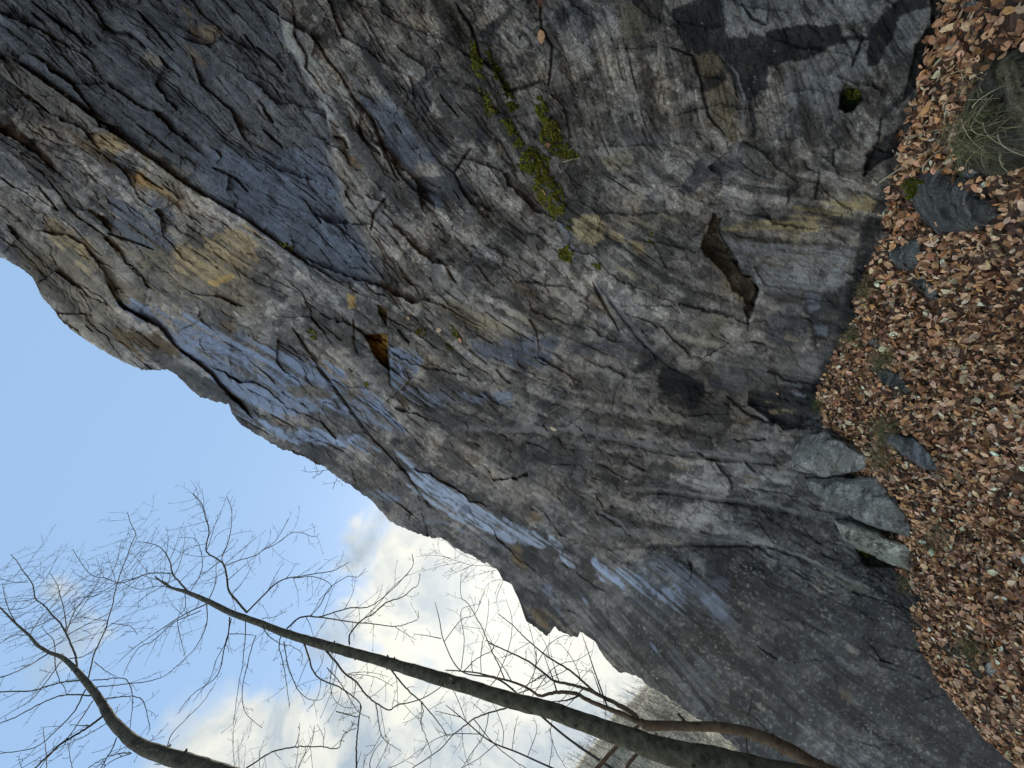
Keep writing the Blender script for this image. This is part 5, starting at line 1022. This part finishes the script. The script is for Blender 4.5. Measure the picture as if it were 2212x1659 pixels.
limbsA = [
 (T02([(1600, 650), (1520, 560), (1480, 500), (1470, 420), (1450, 340), (1400, 300), (1340, 260), (1340, 200), (1355, 120), (1330, 30), (1310, -50), (1250, -120)]), 6, 2),
 (T02([(1450, 340), (1440, 290), (1480, 190), (1500, 80), (1500, -20), (1470, -100)]), 3, 1.5),
 (T02([(1450, 350), (1560, 310), (1659, 280), (1700, 250), (1790, 180), (1870, 40)]), 3, 1.5),
 (T02([(1700, 250), (1800, 200), (1910, 130), (2030, 160), (2070, 140)]), 2.4, 1.2),
 (T02([(1600, 650), (1659, 590), (1780, 470), (1860, 430), (1930, 420), (2040, 400), (2160, 380), (2260, 325)]), 5, 1.8),
 (T02([(1900, 430), (2040, 420), (2150, 480), (2080, 560), (2020, 670)]), 2.4, 1.4),
 (T12([(200, 755), (260, 700), (300, 680), (350, 675), (410, 680), (520, 645), (620, 620), (720, 618), (830, 550), (980, 400), (1020, 330), (1010, 270)]), 5, 1.6),
 (T12([(350, 675), (470, 690), (600, 710), (760, 725), (900, 742), (1000, 715), (1050, 690), (1050, 640)]), 4, 1.6),
 (T12([(350, 675), (420, 600), (470, 500), (590, 420), (660, 420), (710, 365)]), 2.6, 1.4),
 (T12([(900, 742), (960, 780), (1040, 830)]), 2, 1.2),
 (T12([(605, 860), (610, 790), (680, 705), (760, 660), (840, 590), (950, 550), (1010, 500), (1050, 470), (1065, 400)]), 5, 1.5),
 (T12([(700, 690), (800, 590), (880, 490), (990, 400)]), 2.4, 1.3),
 (T12([(310, 850), (340, 930), (370, 1030), (430, 1090), (540, 1135), (620, 1190), (680, 1250), (670, 1320)]), 5, 2.5),
 (T12([(455, 900), (520, 975), (580, 1050), (650, 1100), (700, 1170), (780, 1240), (860, 1282), (920, 1250), (1050, 1220), (1190, 1140), (1220, 1060)]), 6, 2),
 (T12([(460, 1010), (540, 1100), (590, 1180), (660, 1290), (740, 1335)]), 3, 1.5),
 (T12([(870, 1012), (920, 1080), (1000, 1170), (1070, 1230), (1130, 1300), (1200, 1390), (1240, 1460)]), 5, 2),
 (T12([(1070, 1230), (1085, 1300), (1065, 1360), (1100, 1450), (1140, 1575)]), 3, 1.6),
 (T12([(775, 1235), (790, 1330), (810, 1440), (860, 1500), (940, 1550)]), 3.4, 1.5),
 (T12([(810, 1440), (780, 1500), (740, 1560), (700, 1580)]), 2, 1.2),
 (T12([(600, 1055), (700, 1055), (800, 1080), (890, 1130)]), 2, 1.2),
 (T12([(160, 800), (150, 880), (180, 1000), (200, 1130), (218, 1260)]), 3, 1.4),
 (T12([(180, 860), (230, 870), (300, 920), (290, 1000)]), 2, 1.2),
 (T12([(180, 840), (200, 960), (230, 1060), (270, 1150), (340, 1210), (420, 1215), (470, 1150)]), 3, 1.4),
 (T12([(500, 950), (480, 1080), (500, 1200), (560, 1260), (640, 1270)]), 2, 1.2),
 (T12([(30, 715), (80, 800), (150, 850), (200, 870)]), 3, 1.6),
 (T12([(40, 690), (120, 680), (200, 640)]), 2, 1.2),
 (T02([(1490, 680), (1480, 790), (1450, 900), (1430, 1010), (1380, 1090), (1250, 1180), (1160, 1290)]), 4, 1.6),
 (T02([(1590, 680), (1590, 800), (1580, 900), (1570, 1010), (1550, 1100), (1510, 1390)]), 3, 1.4),
 (T02([(1659, 800), (1640, 850), (1600, 1000), (1570, 1150), (1590, 1300), (1700, 1400)]), 3, 1.4),
 (T02([(1480, 790), (1560, 790), (1650, 800)]), 2.6, 1.6),
 (T02([(1355, 590), (1240, 640), (1150, 690), (1060, 750), (1000, 790), (870, 880), (770, 970)]), 4, 1.5),
 (T02([(1300, 640), (1120, 720), (1000, 830), (900, 880), (830, 990), (800, 1060)]), 3, 1.3),
 (T02([(1340, 600), (1340, 720), (1280, 860), (1190, 960), (1100, 1040)]), 3, 1.4),
 (T02([(1350, 580), (1390, 480), (1400, 400), (1400, 300)]), 3, 1.4),
 (T02([(1500, 690), (1460, 850), (1400, 960), (1360, 1080), (1250, 1230)]), 2.6, 1.3),
 (T02([(1120, 400), (1020, 395), (940, 405), (850, 440), (770, 460), (690, 430), (600, 412), (540, 350), (470, 240)]), 3.4, 1.4),
 (T02([(1215, 512), (1160, 450), (1120, 400), (1100, 320), (1060, 250), (1000, 210), (890, 190)]), 5, 1.4),
 (T02([(1110, 485), (1060, 450), (980, 430), (900, 400)]), 2.8, 1.3),
 (T02([(1100, 490), (1020, 480), (900, 500), (800, 460)]), 2.6, 1.3),
 (T02([(1200, 520), (1200, 620), (1150, 700), (1190, 900), (1190, 930)]), 2, 1.2),
 (T02([(1230, 520), (1300, 400), (1310, 300), (1270, 180), (1160, 165)]), 2.4, 1.2),
 (T12([(1010, 1180), (950, 1240), (900, 1220)]), 1.6, 1.2),
 (T22([(-20, 1265), (-110, 1290), (-240, 1335), (-300, 1380), (-390, 1450), (-470, 1540), (-660, 1670)]), 4.5, 2.4),
 (T22([(-250, 1340), (-130, 1490), (0, 1600), (90, 1660)]), 2.8, 2),
 (T22([(-150, 1300), (-180, 1440), (-260, 1560), (-330, 1670)]), 2.8, 2),
 (T22([(260, 1350), (250, 1440), (290, 1560), (350, 1659)]), 2.4, 1.4),
]
trunkB = [(x / 3, 1106 + y / 3, w / 3) for (x, y, w) in [(1900, 1860, 130), (1650, 1770, 122), (1450, 1700, 112), (1280, 1640, 100), (1080, 1580, 92), (900, 1510, 78), (800, 1430, 66), (720, 1340, 60), (660, 1240, 48), (590, 1140, 42), (540, 1080, 38), (470, 1000, 30), (400, 940, 25), (320, 910, 20), (240, 860, 18), (190, 800, 15), (100, 720, 12), (0, 620, 8), (-80, 560, 6)]]
limbsB = [
 (T02([(500, 1020), (490, 930), (460, 860), (430, 790), (390, 720), (350, 680), (290, 610), (230, 560), (215, 480), (180, 420), (140, 370), (110, 320), (70, 275)]), 5, 1.6),
 (T02([(570, 1090), (590, 1000), (620, 900), (680, 770), (700, 700), (730, 600), (750, 500), (790, 370), (820, 300), (850, 210), (880, 140), (850, 80), (825, 0)]), 4, 1.5),
 (T02([(430, 790), (460, 700), (500, 620), (560, 550), (640, 490), (740, 370), (790, 180)]), 3, 1.3),
 (T02([(430, 800), (425, 700), (410, 620), (385, 520), (370, 470), (320, 390)]), 3, 1.3),
 (T02([(545, 1090), (470, 1095), (400, 1105), (300, 1130), (200, 1160), (0, 1167), (-90, 1190)]), 4.5, 3),
 (T02([(590, 1190), (500, 1183), (400, 1190), (300, 1225), (200, 1275), (100, 1330), (0, 1370), (-90, 1400)]), 4, 2.6),
 (T02([(555, 1150), (500, 1260), (450, 1330), (350, 1430), (250, 1515), (150, 1545), (0, 1565)]), 4, 2),
 (T02([(670, 1320), (590, 1380), (500, 1440), (400, 1500), (300, 1590), (220, 1665), (150, 1720)]), 6.5, 4.5),
 (T02([(600, 1225), (540, 1320), (450, 1450), (370, 1530), (300, 1600), (250, 1680)]), 3.4, 2),
 (T02([(755, 1465), (730, 1530), (700, 1580), (650, 1665)]), 3.4, 2.4),
 (T02([(845, 1560), (780, 1565), (680, 1595), (560, 1665)]), 3.4, 2),
 (T02([(850, 1565), (780, 1590), (700, 1630), (640, 1700)]), 3, 2),
 (T02([(690, 1370), (640, 1400), (540, 1460), (420, 1510), (330, 1560)]), 2.4, 1.4),
 (T02([(600, 1090), (680, 1085), (770, 1075), (830, 1100), (860, 1200), (850, 1330), (830, 1500)]), 3, 1.6),
 (T02([(620, 1135), (730, 1125), (850, 1110), (950, 1100), (1050, 1070), (1110, 1030), (1160, 985)]), 3, 1.4),
 (T02([(650, 1212), (760, 1200), (870, 1195), (930, 1230), (955, 1320), (970, 1400), (950, 1445)]), 3, 1.4),
 (T02([(400, 965), (350, 1030), (300, 1100), (210, 1210), (100, 1280), (0, 1340)]), 3, 1.5),
 (T02([(310, 918), (230, 970), (150, 1015), (70, 1050), (0, 1070), (-60, 1090)]), 4, 2.4),
 (T02([(355, 920), (360, 1000), (385, 1090), (420, 1140), (432, 1190)]), 2.6, 1.4),
 (T02([(360, 920), (345, 830), (300, 780), (270, 740)]), 2.4, 1.3),
 (T02([(740, 1335), (755, 1290), (775, 1245)]), 2.4, 1.4),
 (T02([(190, 800), (260, 690), (300, 650), (420, 540), (500, 480)]), 2.6, 1.3),
 (T02([(100, 715), (60, 640), (30, 540), (15, 460)]), 2.4, 1.3),
 (T02([(200, 800), (80, 800), (0, 850), (-60, 870)]), 2.2, 1.5),
 (T02([(430, 800), (560, 730), (700, 660), (800, 590)]), 2.6, 1.3),
 (T02([(705, 700), (640, 700), (530, 680)]), 2, 1.3), (T02([(720, 720), (840, 740), (890, 795)]), 2, 1.3),
 (T02([(545, 550), (620, 540), (760, 460), (900, 420), (960, 400)]), 2.6, 1.3),
 (T02([(230, 560), (120, 580), (0, 585)]), 2, 1.3), (T02([(240, 570), (160, 620), (60, 630), (-20, 620)]), 2.2, 1.4), (T02([(180, 455), (90, 455), (0, 430)]), 2, 1.3),
 (T02([(450, 950), (530, 940), (600, 900), (620, 880)]), 3, 2),
 (T02([(610, 970), (700, 1040), (760, 1070)]), 2, 1.3),
 (T02([(830, 1500), (850, 1540), (990, 1540)]), 1.8, 1.2),
 (T02([(1080, 1575), (1090, 1500), (1120, 1430), (1230, 1320), (1330, 1210), (1400, 1100)]), 3, 1.3),
 (T02([(-60, 1740), (60, 1700), (150, 1655), (330, 1545), (440, 1460), (560, 1380)]), 2, 1.3),
 (T02([(300, 1665), (300, 1560), (280, 1400)]), 2.6, 1.6), (T02([(470, 1665), (450, 1560), (440, 1490)]), 2, 1.3),
 (T12([(-100, 1680), (-30, 1640), (60, 1580), (120, 1550), (220, 1528), (300, 1520), (420, 1520), (530, 1532), (570, 1440), (650, 1400)]), 4.5, 2),
 (T12([(440, 1520), (430, 1440), (395, 1375)]), 2, 1.3),
 (T12([(640, 1760), (648, 1659), (650, 1560), (655, 1450), (672, 1320), (678, 1250)]), 5, 3.5),
 (T12([(520, 1293), (600, 1315), (670, 1330)]), 3, 2.6),
 (T02([(1000, 1635), (1100, 1640), (1300, 1640)]), 2, 1.3),
]
trunkC = [(2050, 1790, 36), (1900, 1715, 34), (1800, 1672, 32), (1770, 1659, 31), (1724, 1630, 29), (1690, 1612, 27), (1659, 1597, 26), (1606, 1580, 22), (1560, 1571, 21), (1500, 1569, 19), (1440, 1567, 19), (1400, 1567, 20), (1383, 1560, 17)]
limbsC = [
 (T22([(830, 1370), (790, 1310), (690, 1250), (590, 1200), (520, 1165), (460, 1140), (350, 1110), (260, 1085), (130, 985), (0, 915), (-150, 850)]), 14, 3, 0.25),
 (T22([(540, 1170), (450, 1090), (380, 1030), (300, 980), (220, 930), (160, 880), (80, 810), (0, 730), (-90, 660)]), 7, 2, 0.25),
 (T22([(830, 1370), (740, 1320), (650, 1285), (560, 1250), (480, 1212), (420, 1180), (330, 1166), (250, 1175), (180, 1192), (100, 1140), (0, 1100), (-120, 1070), (-240, 1040), (-430, 1025)]), 15, 3, 0.1),
 (T22([(-50, 1078), (-90, 980), (-130, 900), (-190, 760), (-280, 600), (-330, 545), (-330, 400)]), 4, 1.4, .2),
 (T22([(-310, 1030), (-240, 960), (-170, 918), (-130, 905)]), 3, 2, .2),
 (T22([(-130, 905), (-120, 860), (-170, 830)]), 3, 2.4, .2),
 (T22([(250, 1085), (190, 1130), (120, 1150)]), 2.4, 1.4), (T22([(120, 1150), (150, 1000), (160, 890)]), 2, 1.4),
 (T22([(590, 1200), (600, 1260), (605, 1340)]), 2.8, 1.6),
 (T22([(1125, 1365), (1100, 1335), (1078, 1310)]), 9, 8, -.02),
 (T22([(1659, 1420), (1590, 1350), (1520, 1310), (1390, 1260), (1290, 1200), (1220, 1160)]), 5, 1.6, .3),
 (T22([(1525, 1560), (1520, 1480), (1500, 1420), (1400, 1390)]), 4, 2),
 (T22([(1530, 1320), (1555, 1200), (1540, 1140)]), 3, 1.6, .3),
]
tree('bare_tree', 'long straight leafless tree crossing in front of the sky, thickest trunk in the picture', trunkA, limbsA, (-.62, .78), 4.5, MB_A, 31, dens=1.0, foot=True, maxlen=1.1, lenk=.34)
tree('bare_tree', 'leafless tree with a curved dark trunk in the blue part of the sky', trunkB, limbsB, (-.93, .36), 3.6, MB_A, 32, dens=1.0, foot=True, minr=.0022, maxlen=.9, lenk=.34)
tree('bare_tree', 'reddish brown crooked forked tree just behind the thick straight trunk', trunkC, limbsC, (-.62, .78), 5.0, MB_C, 33, dens=.8, foot=True, maxlen=1.3, lenk=.34)
# two cut saplings' stubs seen between the trunk and the hill
tree('sapling', 'thin dark sapling stem against the far hillside, nearer the sky edge', [(1230, 1720, 11), (1290, 1659, 10), (1315, 1630, 9), (1345, 1600, 8), (1370, 1575, 7), (1390, 1560, 6)], [], (-.62, .78), 6.0, MB_C, 34, foot=None)
tree('sapling', 'second thin stem against the far hillside, nearer the cliff', [(1340, 1720, 9), (1353, 1659, 8), (1375, 1630, 7), (1400, 1600, 6), (1420, 1585, 5)], [], (-.62, .78), 6.2, MB_C, 35, foot=None)
# finer trees standing farther down the slope
def far_tree(label, pts, limbs, D, seed, dens=.55):
    pts = [(x, y, w / 3.0) for (x, y, w) in pts]
    tree('slender_tree', label, pts, limbs, (-.62, .78), D, MB_T, seed, dens=dens, minr=.0052, maxlen=2.2, rg_off=1.5, lenk=.42)['group'] = 'slender bare trees down the slope'
far_tree('slender grey tree rising just outside the cliff edge, its crown below the bright cloud', T22([(700, 1700, 20), (380, 1480, 15), (200, 1330, 14), (60, 1200, 13), (-100, 1080, 12), (-330, 1030, 8), (-440, 840, 7), (-470, 700, 6), (-500, 580, 3)]),
   [(T22(q), 2.6, 1.2) for q in ([(-330, 1020), (-310, 830), (-330, 640), (-230, 600)], [(-460, 820), (-560, 800), (-640, 790)], [(-200, 1050), (-200, 900), (-160, 700), (-150, 560)], [(-100, 1080), (-20, 880), (0, 700), (-40, 560)], [(60, 1200), (150, 1020), (150, 900), (100, 700), (60, 600)],
     [(100, 1240), (240, 1040), (330, 980), (420, 960), (520, 900)], [(200, 1330), (340, 1200), (450, 1080), (520, 1000)], [(-440, 840), (-330, 700), (-240, 660), (-180, 520)], [(150, 1000), (240, 860), (340, 800), (380, 820)])], 14, 41)
far_tree('slender pale tree behind the thick trunk, crown reaching the lower frame edge', T22([(500, 1760, 16), (260, 1659, 12), (40, 1560, 10), (-150, 1480, 9), (-330, 1330, 7), (-430, 1250, 4)]),
   [(T22(q), 2.4, 1.2) for q in ([(-330, 1330), (-450, 1300), (-500, 1290)], [(-200, 1440), (-400, 1440), (-540, 1500), (-620, 1600)], [(-100, 1500), (-220, 1600), (-330, 1659)], [(0, 1540), (20, 1400), (40, 1320)], [(100, 1590), (160, 1420), (140, 1330)], [(-300, 1350), (-380, 1160), (-480, 1080)], [(240, 1650), (260, 1500), (240, 1400)], [(-60, 1520), (-60, 1400), (-120, 1250), (-180, 1180)])], 16, 42)
far_tree('faint twiggy tree at the lower frame edge between the curved trunk and the cut stub', T12([(900, 1900, 12), (820, 1750, 9), (740, 1659, 7), (760, 1560, 5), (820, 1480, 3)]), [(T12(q), 2, 1.2) for q in ([(780, 1660), (830, 1560), (860, 1490)], [(700, 1680), (700, 1580)], [(760, 1700), (950, 1620), (1060, 1540)])], 17, 43, .5)
far_tree('faint twiggy tree in front of the low white cloud, left of the middle', T12([(60, 1900, 12), (150, 1800, 9), (250, 1700, 7), (300, 1600, 5), (380, 1420, 3)]), [(T12(q), 2, 1.2) for q in ([(250, 1700), (270, 1560), (280, 1440)], [(300, 1600), (360, 1500), (380, 1380)], [(60, 1850), (20, 1600), (50, 1480)], [(-60, 1900), (-130, 1700), (-150, 1450), (-120, 1330)])], 17, 44, .5)
# brush growing on the lip of the cliff
def brush(label, limbs, seed, D=None):
    rg = np.random.RandomState(seed); root = None; tw = Tubes(); x0, y0 = limbs[0][0]
    z = float(np.exp(logz(np.array([x0]), np.array([y0])))[0]) * 1.02; p0 = unproj(np.array(x0), np.array(y0), z); root = empty('lip_shrub', tuple(p0))
    for l in limbs:
        q = catmull([unproj(np.array(float(x)), np.array(float(y)), z * (1 - .02 * k)) for k, (x, y) in enumerate(l)], 5); rad = np.linspace(1.2, .6, len(q)) * .5 * z / F
        t2 = Tubes(); t2.add(q, rad, 4); t2.build('branch', MB_T, root)
        grow(tw, q, rad[0], rad[-1], rg, 1, -p0 / np.linalg.norm(p0), .35, .45, .8, .35 * z / F)
    if tw.V: tw.build('twigs', MB_T, root)['kind'] = 'stuff'
    tag(root, label, 'shrub', 'brush on the lip of the cliff')
brush('largest leafless shrub leaning out from the cliff edge into the bright cloud', [T12(q) for q in ([(1575, 372), (1500, 350), (1400, 345), (1330, 325), (1260, 305), (1190, 270), (1130, 240)], [(1575, 372), (1450, 400), (1335, 436)], [(1560, 365), (1450, 320), (1330, 270), (1200, 165)], [(1400, 345), (1300, 390), (1220, 420)], [(1330, 325), (1200, 350), (1060, 390)], [(1270, 300), (1150, 280), (1040, 290)])], 51)
brush('small bare shrub hanging under the largest one at the cliff edge', [T12(q) for q in ([(1610, 445), (1570, 440), (1500, 470), (1440, 600)], [(1600, 450), (1560, 560), (1580, 680)])], 52)
brush('tiny bare twigs on the cliff edge where the sky is pale blue', [T(1, 1, q) for q in ([(465, 1386), (400, 1395), (340, 1400), (290, 1388)], [(400, 1395), (380, 1340)], [(440, 1388), (370, 1440)])], 53)
brush('single curled twig on the cliff edge beside the tiny bare twigs', [T(1, 1, q) for q in ([(522, 1440), (510, 1465), (430, 1480)], [(510, 1465), (500, 1510)])], 54)
